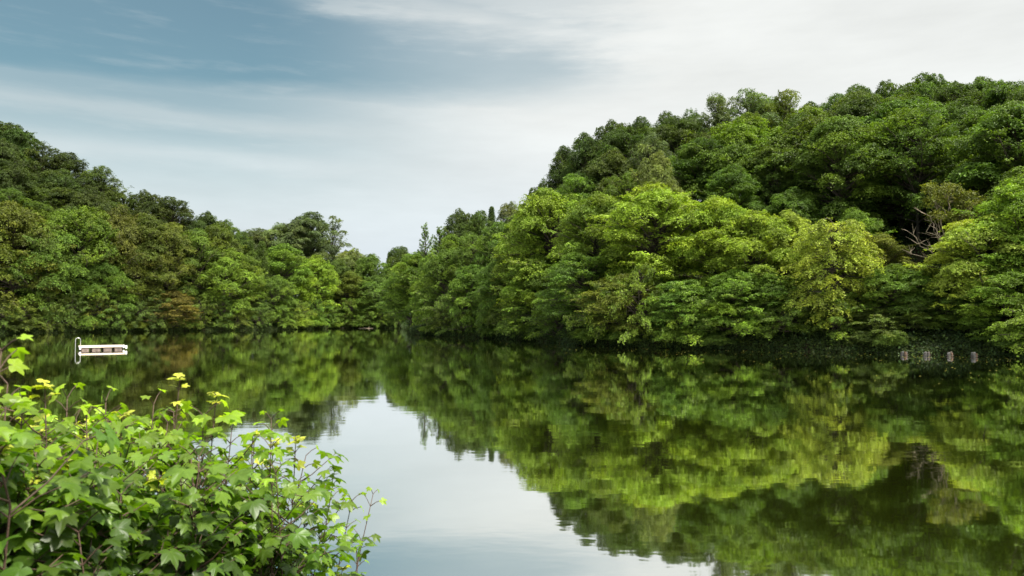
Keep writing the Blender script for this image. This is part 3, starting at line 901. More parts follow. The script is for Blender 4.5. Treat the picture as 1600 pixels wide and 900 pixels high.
# ---- filler trees between the hand-placed ones, kept below the skyline
SKY_U = np.array([-400, -100, 0, 30, 60, 90, 125, 140, 180, 200, 290, 300, 350, 385, 400, 450, 470, 510, 535, 550, 600, 620, 640, 700, 715, 765, 800, 825, 850, 880, 920, 960, 1040, 1080, 1130, 1240, 1275, 1310, 1450, 1600, 2200])
SKY_Y = np.array([170, 170, 196, 205, 226, 238, 262, 265, 270, 304, 312, 340, 350, 380, 372, 358, 345, 345, 395, 398, 402, 402, 392, 368, 342, 336, 326, 318, 292, 240, 216, 197, 184, 178, 152, 150, 166, 152, 128, 132, 130])
ORD = ["first", "second", "third", "fourth", "fifth", "sixth", "seventh", "eighth", "ninth", "tenth", "eleventh", "twelfth", "thirteenth", "fourteenth", "fifteenth",
       "sixteenth", "seventeenth", "eighteenth", "nineteenth", "twentieth"]
ROWS = [(9, 12.5, "lowest"), (19, 14.5, "second"), (30, 15, "third"), (42, 16, "fourth"), (55, 16, "uppermost")]
ROWS[0] = (9, 12.5, "lowest")
fill = []
rf = random.Random(11)
for (s0, hh, rn) in ROWS:
    for zone, (ua, ub) in (("l", (-140, 398)), ("f", (398, 636)), ("r", (650, 1690))):
        if zone == "f" and s0 > 25: continue
        u = ua
        k = 0
        while u < ub:
            d = float(shore(u)) + s0
            step = 7.0 * F / d
            uu = u + rf.uniform(-.15, .15) * step
            ss = s0 + rf.uniform(-2.5, 2.5)
            d = float(shore(uu)) + ss
            x = (uu - 800) / F * d
            u += step
            if any((x - p[0]) ** 2 + (d - p[1]) ** 2 < (3.4 if s0 < 15 else 4.0) ** 2 for p in PLACED): continue
            if zone == "l" and s0 > 40 and uu > 330: continue
            if zone == "r" and s0 > 40 and uu < 820: continue
            z0 = float(terrain(x, d))
            h = hh * rf.uniform(.85, 1.12)
            # keep below the skyline
            ysk = float(np.interp(uu, SKY_U, SKY_Y)) + 10
            h = min(h, ztop_at(ysk, d) - z0)
            if h < 5: continue
            k += 1
            fill.append((zone, rn, uu, ss, d, x, z0, h, s0))
cnt = {}
for zone, rn, uu, ss, d, x, z0, h, s0 in fill:
    k = cnt.get((zone, rn), 0); cnt[(zone, rn)] = k + 1
    r_ = (z0 + h - CAMZ) / d
    yt = 495 - r_ * F
    pick = rf.random()
    if zone == "r":
        cn = "dark green" if s0 > 25 and pick < .45 else rf.choice(["deep green", "deep green", "mid green", "mid green", "fresh green"] if s0 > 12 else ["mid green", "fresh green", "olive green"])
    elif zone == "l":
        cn = "dark green" if s0 > 25 and pick < .6 else rf.choice(["dark green", "deep green", "deep green", "olive green", "mid green"] if s0 > 12 else ["olive green", "mid green", "deep green"])
    else:
        cn = rf.choice(["deep green", "mid green", "mid green", "fresh green"])
    key = rf.choice(["maple0", "maple1", "maple2", "maple3", "oval0", "oval1", "oval2", "oval3", "ash0", "ash1"] if s0 > 12 else ["skirt0", "skirt1", "skirt2", "skirt3", "maple1", "oval0"])
    zn = {"l": "left hillside", "f": "far shore", "r": "right hillside"}[zone]
    crown = {"maple": "broad", "oval": "rounded", "ash": "airy", "skirt": "low"}[key[:-1]]
    lab = "%s %s tree, %s from left in the %s row on the %s" % (cn, crown, ORD[min(k, 19)], rn, zn)
    w = PROTO[key]["R"] * 2 * rf.uniform(.85, 1.1) * (h / PROTO[key]["H"]) ** .5 * F / d
    plant(uu, yt, w, ss, key, cn, lab)
print("fillers", len(fill), "placed", len(PLACED))

# ---- low trees leaning out over the waterline
LOWK = {}
u = -150.0
while u < 1720:
    d = float(shore(u))
    u2 = u + rf.uniform(-.15, .15) * 5 * F / d
    u += 4.6 * F / d
    if 628 < u2 < 664 or 1392 < u2 < 1550: continue
    openb = 1105 < u2 < 1385 or 1385 <= u2 < 1560
    zone = "l" if u2 < 405 else ("f" if u2 < 640 else "r")
    d = float(shore(u2)) + (2.6 if openb else 1.3)
    hh = rf.uniform(4.0, 6.0) if openb else rf.uniform(5.5, 9.0)
    yt = 495 - (hh - CAMZ) / d * F
    cn = rf.choice({"l": ["mid green", "deep green", "olive green", "deep green"], "f": ["mid green", "fresh green", "deep green"], "r": ["mid green", "fresh green", "deep green"]}[zone])
    k = LOWK.get(zone, 0); LOWK[zone] = k + 1
    lab = "%s low tree leaning over the waterline, %s from left along the %s" % (cn, ORD[min(k, 19)] if k < 20 else "twenty-" + ORD[k - 20], {"l": "left bank", "f": "far shore", "r": "right bank"}[zone])
    plant(u2, yt, rf.uniform(4.4, 6.0) * F / d, 2.6 if openb else 1.3, rf.choice(["low0", "low1", "low2", "low3"]), cn, lab, name="leaning_tree", group="low trees along the waterline", dz=-.3)

# ---- bushes at the water's edge
BUSH = [
    (30, 503, 34, 1.2, "bush0", "dark green", "dark low bush on the bank left of the raft"),
    (148, 500, 30, 1.0, "bush1", "deep green", "round bush on the bank behind the raft"),
    (212, 502, 26, 1.0, "bush2", "olive green", "olive bush on the left bank below the yellowish olive tree"),
    (300, 500, 26, 1.0, "bush0", "mid green", "round bush between the rust coloured tree and the bright end tree"),
    (345, 499, 24, 1.0, "bush1", "mid green", "small bush at the foot of the bright end tree on the left bank"),
    (470, 494, 26, 1.0, "bush2", "bright green", "left bright green bush on the far shore"),
    (492, 493, 28, 1.2, "bush0", "bright green", "right bright green bush on the far shore"),
    (517, 496, 20, 1.0, "bush1", "fresh green", "small fresh bush right of the bright green bushes on the far shore"),
    (560, 498, 26, 1.0, "bush2", "deep green", "dark bush in the middle of the far shore"),
    (675, 508, 32, .8, "bush0", "fresh green", "round bush under the drooping tree at the tip of the right bank"),
    (765, 508, 34, .8, "bush1", "mid green", "bush at the water below the tall mid green oval tree"),
    (935, 512, 60, 1.2, "bush2", "mid green", "wide bush under the tree that dips its boughs in the water"),
    (985, 515, 50, 1.0, "bush0", "deep green", "shaded bush left of the visible trunk"),
    (1060, 508, 56, .8, "bush1", "fresh green", "leafy bush at the water right of the visible trunk"),
    (1120, 528, 34, .5, "bush2", "deep green", "small square-topped bush on the bank edge"),
    (1352, 520, 44, 1.4, "bush0", "dark green", "dark bush between the hanging tree and the mooring piles"),
    (1392, 536, 36, .8, "bush1", "deep green", "rounded bush just left of the first mooring pile"),
    (1575, 518, 64, 1.6, "bush2", "deep green", "dark bush right of the last mooring pile"),
    (1630, 520, 64, 1.2, "bush0", "mid green", "bush at the right edge of the bank"),
]
for b in BUSH:
    plant(*b[:6], b[6], cat="bush", group="bushes along the waterline")

# ------------------------------------------------------------------ ground cover on the banks (stuff)
rng = np.random.default_rng(33)


def ground_cover(name, label, n_cl, u0, u1, smax, per, leaf, col, pw=1.6, hgt=.2, clump=.55):
    u = rng.uniform(u0, u1, n_cl * 3)
    keep = rng.random(len(u)) < shore(u) / 220.0 * .8 + .35
    u = u[keep][:n_cl]
    s = smax * rng.random(len(u)) ** pw + .02
    d = shore(u) + s
    x = (u - 800) / F * d
    z = terrain(x, d)
    C = np.stack([x, d, z - .06 + hgt * rng.random(len(u))], 1)
    out = np.stack([-(x / d) * .4, -np.ones(len(u)) * .7, np.ones(len(u)) * .9], 1)
    Nc = nrm(out + rng.normal(size=out.shape) * .25)
    P, Nn, S, idx = spray(rng, C, Nc, clump * (.5 + rng.random(len(C))), per, leaf, .3, .3, 1.1)
    V, Qd = leaf_cloud(rng, P, Nn, S, .6)
    ct = (1 + .3 * rng.normal(size=len(C))).clip(.4, 1.9)
    tone = np.repeat(ct[idx] * (1 + .2 * rng.normal(size=len(P))).clip(.4, 1.6), 4)
    warm = np.repeat((rng.random(len(C)) ** 3)[idx], 4)
    o = link(name, np_mesh(name, V, [Qd], {"tone": tone, "warm": warm}), M_ground_leaf)
    o.color = (*col, 1)
    return tag(o, label, kind="stuff")


ground_cover("ivy_ground_cover", "ivy and weeds spilling over the edge of the bank along the water", 9000, -160, 1750, 3.4, 22, .19, (.030, .052, .010), 1.3)
ground_cover("forest_undergrowth", "low undergrowth on the slope below the trees", 8000, -160, 1750, 34, 26, .24, (.032, .062, .016), 1.0, .5, .8)

# ------------------------------------------------------------------ leaf litter drifting on the water
rl = np.random.default_rng(77)
nf = 420
uf = rl.uniform(620, 1700, nf); df = shore(uf) * (1 - .02 - .45 * rl.random(nf) ** 2.2)
Pf = np.stack([(uf - 800) / F * df, df, np.full(nf, .008)], 1)
Vf, Qf = leaf_cloud(rl, Pf, nrm(np.array([0, 0, 1.0]) + rl.normal(size=(nf, 3)) * .06), rl.uniform(.05, .13, nf))
Vf[:, 2] = np.maximum(Vf[:, 2], .004)
fl = link("floating_leaves", np_mesh("floating_leaves", Vf, [Qf], {"tone": np.ones(len(Vf)), "warm": np.full(len(Vf), .6)}), M_ground_leaf)
fl.color = (.16, .17, .06, 1)
tag(fl, "scattered fallen leaves drifting on the dark water", kind="stuff")

# ------------------------------------------------------------------ floating log on the far shore
mb = MB()
a = at(562, 513, 1); D_ = float(shore(572)) - 1.0
xx = (572 - 800) / F * D_
mb.tube(bent(rng, (-2.0, 0, 0), (2.0, .3, .05), 8, .03), np.array([.07, .1, .12, .12, .11, .1, .08, .05]), 8)
mb.tube(bent(rng, (.6, .1, .05), (1.1, -.1, .5), 4, .05), [.05, .04, .03, .015], 5)
lg = mb.build("driftwood_log", M_bark_pale, None, True)
lg.location = (xx, D_, .05)
tag(lg, "pale driftwood log lying in the water along the far shore", "log")


# ------------------------------------------------------------------ swimming raft
def build_raft():
    root = empty("swimming_raft", (0, 0, 0))
    tag(root, "pale wooden swimming raft with metal ladder hoops floating near the left bank", "raft")
    Lx, Ly, zt = 3.75, 2.2, .43
    mb = MB()
    n = 28
    for i in range(n):
        w = Lx / n
        mb.box((-Lx / 2 + w * (i + .5), 0, zt - .0175), (w - .012, Ly, .035), 0, .004)
    mb.build("deck", M_wood, root)
    for (nm, c, sz) in (("fascia_board", (0, -Ly / 2 - .018, zt - .085), (Lx + .04, .036, .15)), ("fascia_board", (0, Ly / 2 + .018, zt - .085), (Lx + .04, .036, .15)),
                        ("fascia_board", (-Lx / 2 - .018, 0, zt - .085), (.034, Ly - .002, .15)), ("fascia_board", (Lx / 2 + .018, 0, zt - .085), (.034, Ly - .002, .15))):
        m_ = MB(); m_.box(c, sz, 0, .006); m_.build(nm, M_fascia, root)
    # joists under the deck
    m_ = MB()
    for x in (-1.76, -.98, 0, .98, 1.76):
        m_.box((x, 0, zt - .11), (.07, Ly - .08, .14))
    m_.build("joists", M_float, root)
    # pontoons
    for x, w in ((-1.45, .62), (-.53, .70), (.43, .70), (1.36, .62)):
        for y in (-.75, .75):
            m_ = MB()
            m_.box((x, y, .08), (w, .62, .40), 0, .07)
            m_.box((x, y, .14), (w + .02, .64, .03), 0, .01)
            m_.build("pontoon", M_float, root)
    # hoops of the ladder at the left end
    for y in (-.26, .26):
        m_ = MB()
        th = np.linspace(np.pi, 0, 11)
        arc = [(-Lx / 2 - .12 + .21 * math.cos(t) , y, zt + .56 + .20 * math.sin(t)) for t in th]
        P = [(-Lx / 2 - .33, y, -.6), (-Lx / 2 - .33, y, 0), (-Lx / 2 - .33, y, zt + .3)] + arc + [(-Lx / 2 + .09, y, zt + .3), (-Lx / 2 + .09, y, zt + .004)]
        m_.tube(P, .015, 10)
        m_.build("handrail", M_rail, root, True)
    for z in (-.35, -.08, .19, .42):
        m_ = MB()
        m_.tube([(-Lx / 2 - .33, -.26, z), (-Lx / 2 - .33, 0, z), (-Lx / 2 - .33, .26, z)], .02, 8)
        m_.build("rung", M_rail, root, True)
    # white fenders at the corners: two cones tip to tip
    for x, y in ((-Lx / 2 - .02, -Ly / 2 - .16), (Lx / 2 + .16, -Ly / 2 + .05), (Lx / 2 + .16, Ly / 2 - .05)):
        m_ = MB()
        m_.tube([(x, y, .10), (x, y, .13), (x, y, .20), (x, y, .26), (x, y, .33), (x, y, .40), (x, y, .42)], [.04, .08, .10, .07, .10, .09, .03], 14)
        f = m_.build("fender", M_fender, root, True)
        m_ = MB(); m_.tube([(x, y, .41), (x * .985, y * .985, .44), (x * .96, y * .96, .437)], .009, 5)
        m_.build("rope", M_bark_pale, f)
    return root


raft = build_raft()
D_ = 74.6
raft.location = ((160 - 800) / F * D_, D_, 0)
raft.rotation_euler = (0, 0, math.radians(33))


# ------------------------------------------------------------------ mooring piles
def build_pile(seed, order):
    r2 = np.random.default_rng(seed)
    root = empty("mooring_pile", (0, 0, 0))
    spots = [(-.17, -.08, .15), (.12, -.12, .14), (.02, .14, .15), (.24, .06, .11)]
    for i, (x, y, r) in enumerate(spots):
        h = .32 + .12 * r2.random()
        m_ = MB()
        P = [(x + r2.normal() * .01, y, z) for z in (-1.3, -.3, 0, .2, h - .03, h)]
        m_.tube(P, [r * .95, r, r * 1.03, r, r * .98, r * .86], 12)
        m_.build("log", M_pile_a if order[i] else M_pile_b, root, True)
    m_ = MB()
    th = np.linspace(0, 2 * np.pi, 20)
    P = [(.03 + .375 * math.cos(t), -.0 + .315 * math.sin(t), .10) for t in th]
    m_.tube(P, .022, 6)
    m_.build("band", M_iron, root, True)
    return root


PL = [(1411, 555.5, 1, (1, 0, 0, 1), "leftmost mooring pile by the dark bank, mottled grey and brown"),
      (1446, 556, 2, (1, 1, 0, 0), "second mooring pile from the left, dull pinkish brown"),
      (1482, 557, 3, (1, 0, 0, 0), "third mooring pile from the left, half white half dark brown"),
      (1520, 558, 4, (1, 0, 1, 0), "rightmost mooring pile, white on its left and rust brown on its right")]
for px, py, sd, order, lab in PL:
    o = build_pile(sd, order)
    D_ = 3840 / (py - 495)
    o.location = ((px - 800) / F * D_, D_, 0)
    o.rotation_euler = (0, 0, sd * .35 - .8)
    o.scale = (.8, .8, .9)
    tag(o, lab, "mooring pile", "mooring piles along the right bank")

# ------------------------------------------------------------------ foreground maple shrubs
LOB = [(90, 1.0), (38, .92), (142, .92), (-18, .62), (198, .62)]


def leaf_outline():
    """sycamore-maple leaf, five toothed lobes; petiole meets at the notch (bottom)"""
    pts = []
    seq = [(-90, .10, 0), (-72, .36, 0), (-50, .52, 0), (-30, .66, 0), (-18, .74, 1), (-8, .68, 0), (6, .60, 0), (14, .68, 0), (22, .80, 0), (30, .84, 0), (38, 1.0, 1), (45, .86, 0), (51, .84, 0),
           (57, .72, 0), (64, .62, 0), (71, .72, 0), (76, .84, 0), (82, .92, 0), (90, 1.10, 1)]
    left = [(180 - a, r, k) for a, r, k in seq[1:-1]][::-1]
    return seq + left


OUT = leaf_outline()
OA = np.radians([p[0] for p in OUT]); OR = np.array([p[1] for p in OUT]); OK_ = np.array([p[2] for p in OUT], float)
nO = len(OUT)
_l2 = np.stack([np.cos(OA) * OR, np.sin(OA) * OR], 1)
_l1 = _l2 * .5
L2 = np.vstack([[[0, -.02]], _l1, _l2])           # centre, mid ring, outer ring
VEIN = np.concatenate([[1.0], OK_ * .95, OK_])
L2[:, 1] += .1                                     # origin at the petiole joint
LT = np.array([(0, 1 + i, 1 + (i + 1) % nO) for i in range(nO)])
LQ = np.array([(1 + i, 1 + nO + i, 1 + nO + (i + 1) % nO, 1 + (i + 1) % nO) for i in range(nO)])


class Leaves:
    def __init__(s): s.V = []; s.T = []; s.Q = []; s.tone = []; s.warm = []; s.vein = []; s.n = 0

    def add(s, pos, dirv, nrmv, size, r, tone, warm):
        dirv = nrm(np.asarray(dirv, float)); nv = nrm(np.asarray(nrmv, float) - dirv * np.dot(nrmv, dirv))
        sx = np.cross(dirv, nv)
        x = L2[:, 0] * (1 + .12 * r.normal()); y = L2[:, 1]
        wob = .06 * np.sin(np.arctan2(y, x) * 5 + r.random() * 6)
        fold = .08 + .38 * r.random()
        droop = .10 + .38 * r.random()
        z = fold * np.abs(x) * .7 - droop * (x * x + y * y) + wob * np.hypot(x, y) - .05 * np.concatenate([[0], OK_ * .5, OK_ * .2])
        twist = .18 * r.normal()
        P = pos + size * (x[:, None] * sx + y[:, None] * dirv + (z + twist * x * y)[:, None] * nv)
        s.V.append(P); s.T.append(LT + s.n); s.Q.append(LQ + s.n); s.n += len(P)
        s.tone.append(np.full(len(P), tone)); s.warm.append(np.full(len(P), warm)); s.vein.append(VEIN)

    def build(s, name, mat, parent):
        me = np_mesh(name, np.vstack(s.V), [np.vstack(s.T), np.vstack(s.Q)],
                     {"tone": np.concatenate(s.tone), "warm": np.concatenate(s.warm), "vein": np.concatenate(s.vein)}, smooth=True)
        return link(name, me, mat, parent)


def near_leaf_mat(name, base, transl):
    m, nt, out = new_mat(name)
    L = nt.links.new
    a1 = N(nt, "ShaderNodeAttribute", attribute_name="tone")
    a2 = N(nt, "ShaderNodeAttribute", attribute_name="warm")
    a3 = N(nt, "ShaderNodeAttribute", attribute_name="vein")
    tc = N(nt, "ShaderNodeTexCoord")
    nz = N(nt, "ShaderNodeTexNoise"); nz.inputs["Scale"].default_value = 28; nz.inputs["Detail"].default_value = 4
    L(tc.outputs["Object"], nz.inputs[0])
    mot = math_n(nt, 'MULTIPLY_ADD', nz.outputs[0], .5, .75)
    v = math_n(nt, 'MULTIPLY', a1.outputs["Fac"], mot)
    c = mixc(nt, 1.0, (*base, 1), v, 'MULTIPLY')
    w = mixc(nt, 1.0, c, (2.9, 2.0, 1.0, 1), 'MULTIPLY')
    c = mixc(nt, a2.outputs["Fac"], c, w)
    vf = sstep(nt, a3.outputs["Fac"], .80, 1.0)
    cv = mixc(nt, 1.0, c, (1.5, 1.4, 1.25, 1), 'MULTIPLY')
    c2 = mixc(nt, vf, c, cv)
    # dry brown specks
    n2 = N(nt, "ShaderNodeTexNoise"); n2.inputs["Scale"].default_value = 75; n2.inputs["Detail"].default_value = 2
    L(tc.outputs["Object"], n2.inputs[0])
    c2 = mixc(nt, math_n(nt, 'MULTIPLY', sstep(nt, n2.outputs[0], .70, .76), .6), c2, (.10, .055, .02, 1))
    pb = N(nt, "ShaderNodeBsdfPrincipled"); pb.inputs["Roughness"].default_value = .42
    pb.inputs["Specular IOR Level"].default_value = .45
    L(c2, pb.inputs["Base Color"])
    bp = N(nt, "ShaderNodeBump"); bp.inputs["Strength"].default_value = .25; bp.inputs["Distance"].default_value = .004
    L(nz.outputs[0], bp.inputs["Height"]); L(bp.outputs[0], pb.inputs["Normal"])
    tr = N(nt, "ShaderNodeBsdfTranslucent")
    L(mixc(nt, 1.0, c2, (1.35, 1.5, .4, 1), 'MULTIPLY'), tr.inputs[0])
    mx = N(nt, "ShaderNodeMixShader"); mx.inputs[0].default_value = transl
    L(pb.outputs[0], mx.inputs[1]); L(tr.outputs[0], mx.inputs[2]); L(mx.outputs[0], out.inputs[0])
    return m


M_near = near_leaf_mat("maple_leaf", (0.080, 0.168, 0.015), .48)
M_young = near_leaf_mat("young_maple_leaf", (0.24, 0.31, 0.045), .45)
M_stem = simple_mat("maple_stem", (0.085, 0.05, 0.032), .7, scale=20, var=.4, bump=.2)
M_stem_red = simple_mat("petiole", (0.20, 0.09, 0.05), .55, scale=20, col2=(.14, .15, .05), bump=0)


def shoot(root, r, a, b, lean, n_pairs, size, tipscale=.5, young=True, start=.3, twigs=5, shade_mul=1.0):
    """one upright shoot from a to b with opposite leaf pairs; leaves and young tip are its children"""
    a = np.asarray(a, float); b = np.asarray(b, float)
    n = 9
    t = np.linspace(0, 1, n)[:, None]
    L = np.linalg.norm(b - a)
    mid = np.asarray(lean, float)
    P = a + (b - a) * t + mid * (np.sin(t * np.pi) * .5) + r.normal(size=(n, 3)) * .012 * L * np.sin(t * np.pi)
    mb = MB()
    mb.tube(P, .0050 * L ** .5 * (1 - t[:, 0] * .72), 6)
    lv = Leaves(); yv = Leaves()
    ts = start + (1 - start) * (1 - (1 - np.linspace(0, 1, n_pairs)) ** 1.25)
    az = r.random() * 6.28
    for k, tt in enumerate(ts):
        f = tt * (n - 1); i = int(min(f, n - 2)); fr = f - i
        p = P[i] * (1 - fr) + P[i + 1] * fr
        ax = nrm(P[i + 1] - P[i])
        az += math.pi / 2 + r.normal() * .2
        rel = (tt - start) / (1 - start + 1e-6)
        sz = size * (1 - (1 - tipscale) * rel ** 2.2) * (.8 + .4 * r.random())
        is_y = young and rel > .9
        for sgn in (0, math.pi):
            if r.random() < .07: continue
            aa = az + sgn + r.normal() * .2
            side_ = np.array([math.cos(aa), math.sin(aa), 0])
            side_ = nrm(side_ - ax * np.dot(side_, ax))
            pl = sz * (.9 + .5 * r.random()) * (1.0 if not is_y else .4)
            el = .45 + .5 * rel if not is_y else 1.1
            e = p + nrm(side_ + ax * el) * pl
            e[2] -= pl * .08
            q_ = (p + e) / 2 + np.array([0, 0, pl * .08])
            mb.tube(np.array([p, q_, e]), [.0024, .0018, .0016], 4, cap=False)
            dv = nrm(side_ + np.array([0, 0, -.35 + .25 * r.normal()]) + (np.array([0, 0, .35]) if is_y else 0))
            nv = np.array([0, 0, 1.0]) + r.normal(size=3) * .33 + (side_ * -.2)
            tone = (1 + .26 * r.normal()) * shade_mul * (.62 + .5 * rel)  # tone drops towards the shoot's base, inner shade painted into the leaves
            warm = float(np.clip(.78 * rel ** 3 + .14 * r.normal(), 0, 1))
            (yv if is_y else lv).add(e, dv, nv, sz * (.47 if not is_y else .44), r, max(.3, tone), warm * shade_mul ** 2 * (1 if not is_y else .5))
    # side twigs ending in a fan of leaves
    for k in range(twigs):
        tt = start * .9 + (.93 - start * .9) * (k + r.random()) / twigs
        f = tt * (n - 1); i = int(min(f, n - 2)); fr = f - i
        p = P[i] * (1 - fr) + P[i + 1] * fr
        aa = r.random() * 6.28
        dz_ = np.array([math.cos(aa), math.sin(aa), .55 + .5 * r.random()])
        ln = size * (1.3 + 1.7 * r.random()) * (1 - .4 * tt)
        e = p + nrm(dz_) * ln
        mb.tube(np.array([p, (p + e) / 2 + np.array([0, 0, -.06 * ln]), e]), [.0032, .0026, .0018], 5, cap=False)
        for m_ in range(4):
            bb = aa + (m_ - 1.5) * 1.1 + r.normal() * .25
            sd = np.array([math.cos(bb), math.sin(bb), 0])
            sz = size * (.6 + .45 * r.random())
            e2 = e + nrm(sd + np.array([0, 0, .35])) * sz * .6
            mb.tube(np.array([e, e2]), [.0018, .0014], 4, cap=False)
            lv.add(e2, nrm(sd + np.array([0, 0, -.3 + .25 * r.normal()])), np.array([0, 0, 1.0]) + r.normal(size=3) * .3, sz * .45, r, max(.3, (1 + .26 * r.normal()) * shade_mul * (.6 + .5 * tt)), shade_mul ** 2 * float(np.clip(.14 * r.normal() + .62 * tt ** 4, 0, 1)))  # lower twigs painted darker too, as if shaded by the leaves above
    if young:
        for k in range(3):
            aa = r.random() * 6.28
            dv = nrm(np.array([math.cos(aa), math.sin(aa), .9 * r.random() - .1]))
            yv.add(P[-1], dv, np.array([-math.cos(aa) * .4, -math.sin(aa) * .4, 1]), size * .34 * (.6 + .7 * r.random()), r, .9 + .3 * r.random(), .3)
    st = mb.build("shoot", M_stem, root, True)
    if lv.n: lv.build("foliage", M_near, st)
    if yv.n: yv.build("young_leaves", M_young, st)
    return st


def shrub(label, seed, shoots, name="sycamore_shrub"):
    """shoots: list of (px, py, depth, root px shift, pairs, leaf size, young)"""
    r = np.random.default_rng(seed)
    shoots = [(q_[0], q_[1], q_[2] + .45 - .1 * (q_[2] > 3), *q_[3:]) for q_ in shoots]
    pts = [at(s_[0], s_[1], s_[2]) for s_ in shoots]
    cx = float(np.mean([p[0] for p in pts])); cy = float(np.mean([p[1] for p in pts]))
    root = empty(name, (0, 0, 0))
    base = np.array([cx, cy, float(terrain(cx, cy))])
    root.location = base
    for s_, tip in zip(shoots, pts):
        px, py, dep, shx, npairs, sz, yg = s_
        bx = tip[0] - shx * dep / F; by = tip[1] + r.normal() * .12 + .05
        bx = bx * .8 + cx * .2; by = by * .8 + cy * .2
        bz = float(terrain(bx, by)) - .03
        shoot(root, r, np.array([bx, by, bz]) - base, tip - base, (r.normal() * .05, r.normal() * .05, 0.02), npairs + 4, sz, young=yg and r.random() < .35, start=.42 if npairs < 8 else .3, twigs=3 if npairs < 8 else 14, shade_mul=1.0 if py < 690 or px > 470 else (.78 if py < 800 else .5))  # low shoots get darker leaves: the thicket's shade put into their colour
    tag(root, label, "shrub", "sycamore shrubs on the near bank")
    return root


def auto(seed, x0, x1, y0, y1, d0, d1, n, sz, pairs=9, yg=.4, sh=40):
    r = random.Random(seed)
    out = []
    n = int(n * 2)
    for i in range(n):
        px = x0 + (x1 - x0) * (i + r.random()) / n
        out.append((px, r.uniform(y0, y1), r.uniform(d0, d1), r.uniform(-sh, sh), pairs + r.randint(-1, 2), sz * r.uniform(.85, 1.15), r.random() < yg))
    return out


SHR = [
    ("shrub at the left edge whose topmost leaves touch the height of the raft", 1, [(2, 548, 1.55, 10, 10, .13, False), (-30, 580, 1.7, -10, 10, .13, True), (12, 600, 1.9, 10, 9, .13, True), (-60, 640, 1.8, 0, 9, .13, True)]),
    ("shrub with broad pale leaves in the left corner below the raft", 2, [(70, 605, 2.4, 10, 10, .13, True), (35, 640, 2.2, -10, 10, .14, False), (105, 622, 2.6, 20, 10, .13, True), (55, 700, 2.0, 0, 10, .14, False)]),
    ("shrub with blurred yellowish leaves right below the raft", 3, [(165, 628, 2.7, 10, 10, .125, True), (135, 655, 2.5, -10, 9, .13, False), (190, 650, 2.8, 10, 10, .12, True), (150, 715, 2.3, 5, 9, .13, True)]),
    ("shrub carrying the single highest yellow tip against the dark water", 4, [(281, 592, 3.0, 25, 13, .12, True), (240, 632, 3.0, 0, 10, .12, True), (262, 660, 2.8, 10, 9, .12, True)]),
    ("shrub with large lit leaves right of the highest yellow tip", 5, [(338, 618, 3.1, 30, 12, .125, True), (318, 650, 2.9, 20, 10, .125, False), (362, 672, 3.1, 40, 10, .115, True)]),
    ("shrub with pale yellow crown of leaves where the sky's reflection begins", 6, [(424, 655, 3.3, 55, 12, .12, True), (395, 680, 3.2, 45, 10, .12, True), (462, 690, 3.4, 70, 11, .12, True), (478, 712, 3.4, 90, 9, .115, False)]),
    ("shrub with low arching branches spreading right over the pale water", 7, [(520, 758, 3.5, 150, 8, .115, False), (550, 782, 3.6, 190, 7, .11, False), (486, 775, 3.4, 110, 9, .115, True), (505, 820, 3.4, 130, 8, .115, False)]),
    ("thin shrub whose single bare-stemmed branch reaches farthest right", 8, [(583, 772, 3.7, 95, 7, .10, False), (560, 868, 3.6, 70, 6, .10, False), (535, 890, 3.5, 60, 6, .105, True)]),
    ("shrub filling the front of the thicket at the left edge", 9, auto(19, -60, 70, 690, 780, 1.7, 2.1, 5, .135, 9, .4)),
    ("shrub in the front of the thicket below the yellowish leaves", 10, auto(20, 60, 200, 720, 800, 2.0, 2.4, 6, .13, 9, .4)),
    ("shrub in the middle of the thicket below the highest tip", 11, auto(21, 190, 320, 710, 790, 2.3, 2.8, 6, .125, 9, .3)),
    ("shrub in the thicket below the pale yellow crown of leaves", 12, auto(22, 310, 440, 730, 800, 2.7, 3.1, 6, .12, 9, .3)),
    ("tall thin-stemmed shrub behind the blurred leaves, against the water", 13, auto(23, 20, 230, 650, 700, 3.0, 3.6, 7, .115, 9, .3)),
    ("leafy shrub at the back of the thicket near the lake", 14, auto(24, 220, 430, 690, 760, 3.3, 3.9, 7, .115, 9, .3)),
    ("darkest low shrub at the bottom edge left of the arching branches", 15, auto(25, 300, 470, 820, 900, 2.7, 3.2, 7, .115, 8, .1)),
    ("low shrub at the bottom left corner of the thicket", 16, auto(26, -40, 160, 830, 890, 1.7, 2.2, 7, .125, 8, .3)),
    ("low shrub at the bottom of the thicket below its middle", 17, auto(27, 140, 320, 820, 900, 2.1, 2.6, 7, .12, 8, .15)),
]
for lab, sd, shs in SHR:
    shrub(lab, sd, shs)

# ------------------------------------------------------------------ world: daylight sky with thin high cloud
SUN_EL = math.radians(63)
SUN_AZ = math.radians(122)      # measured from +Y towards +X: high on the right
SKY_STRENGTH = 0.10
CLOUD = 4.7


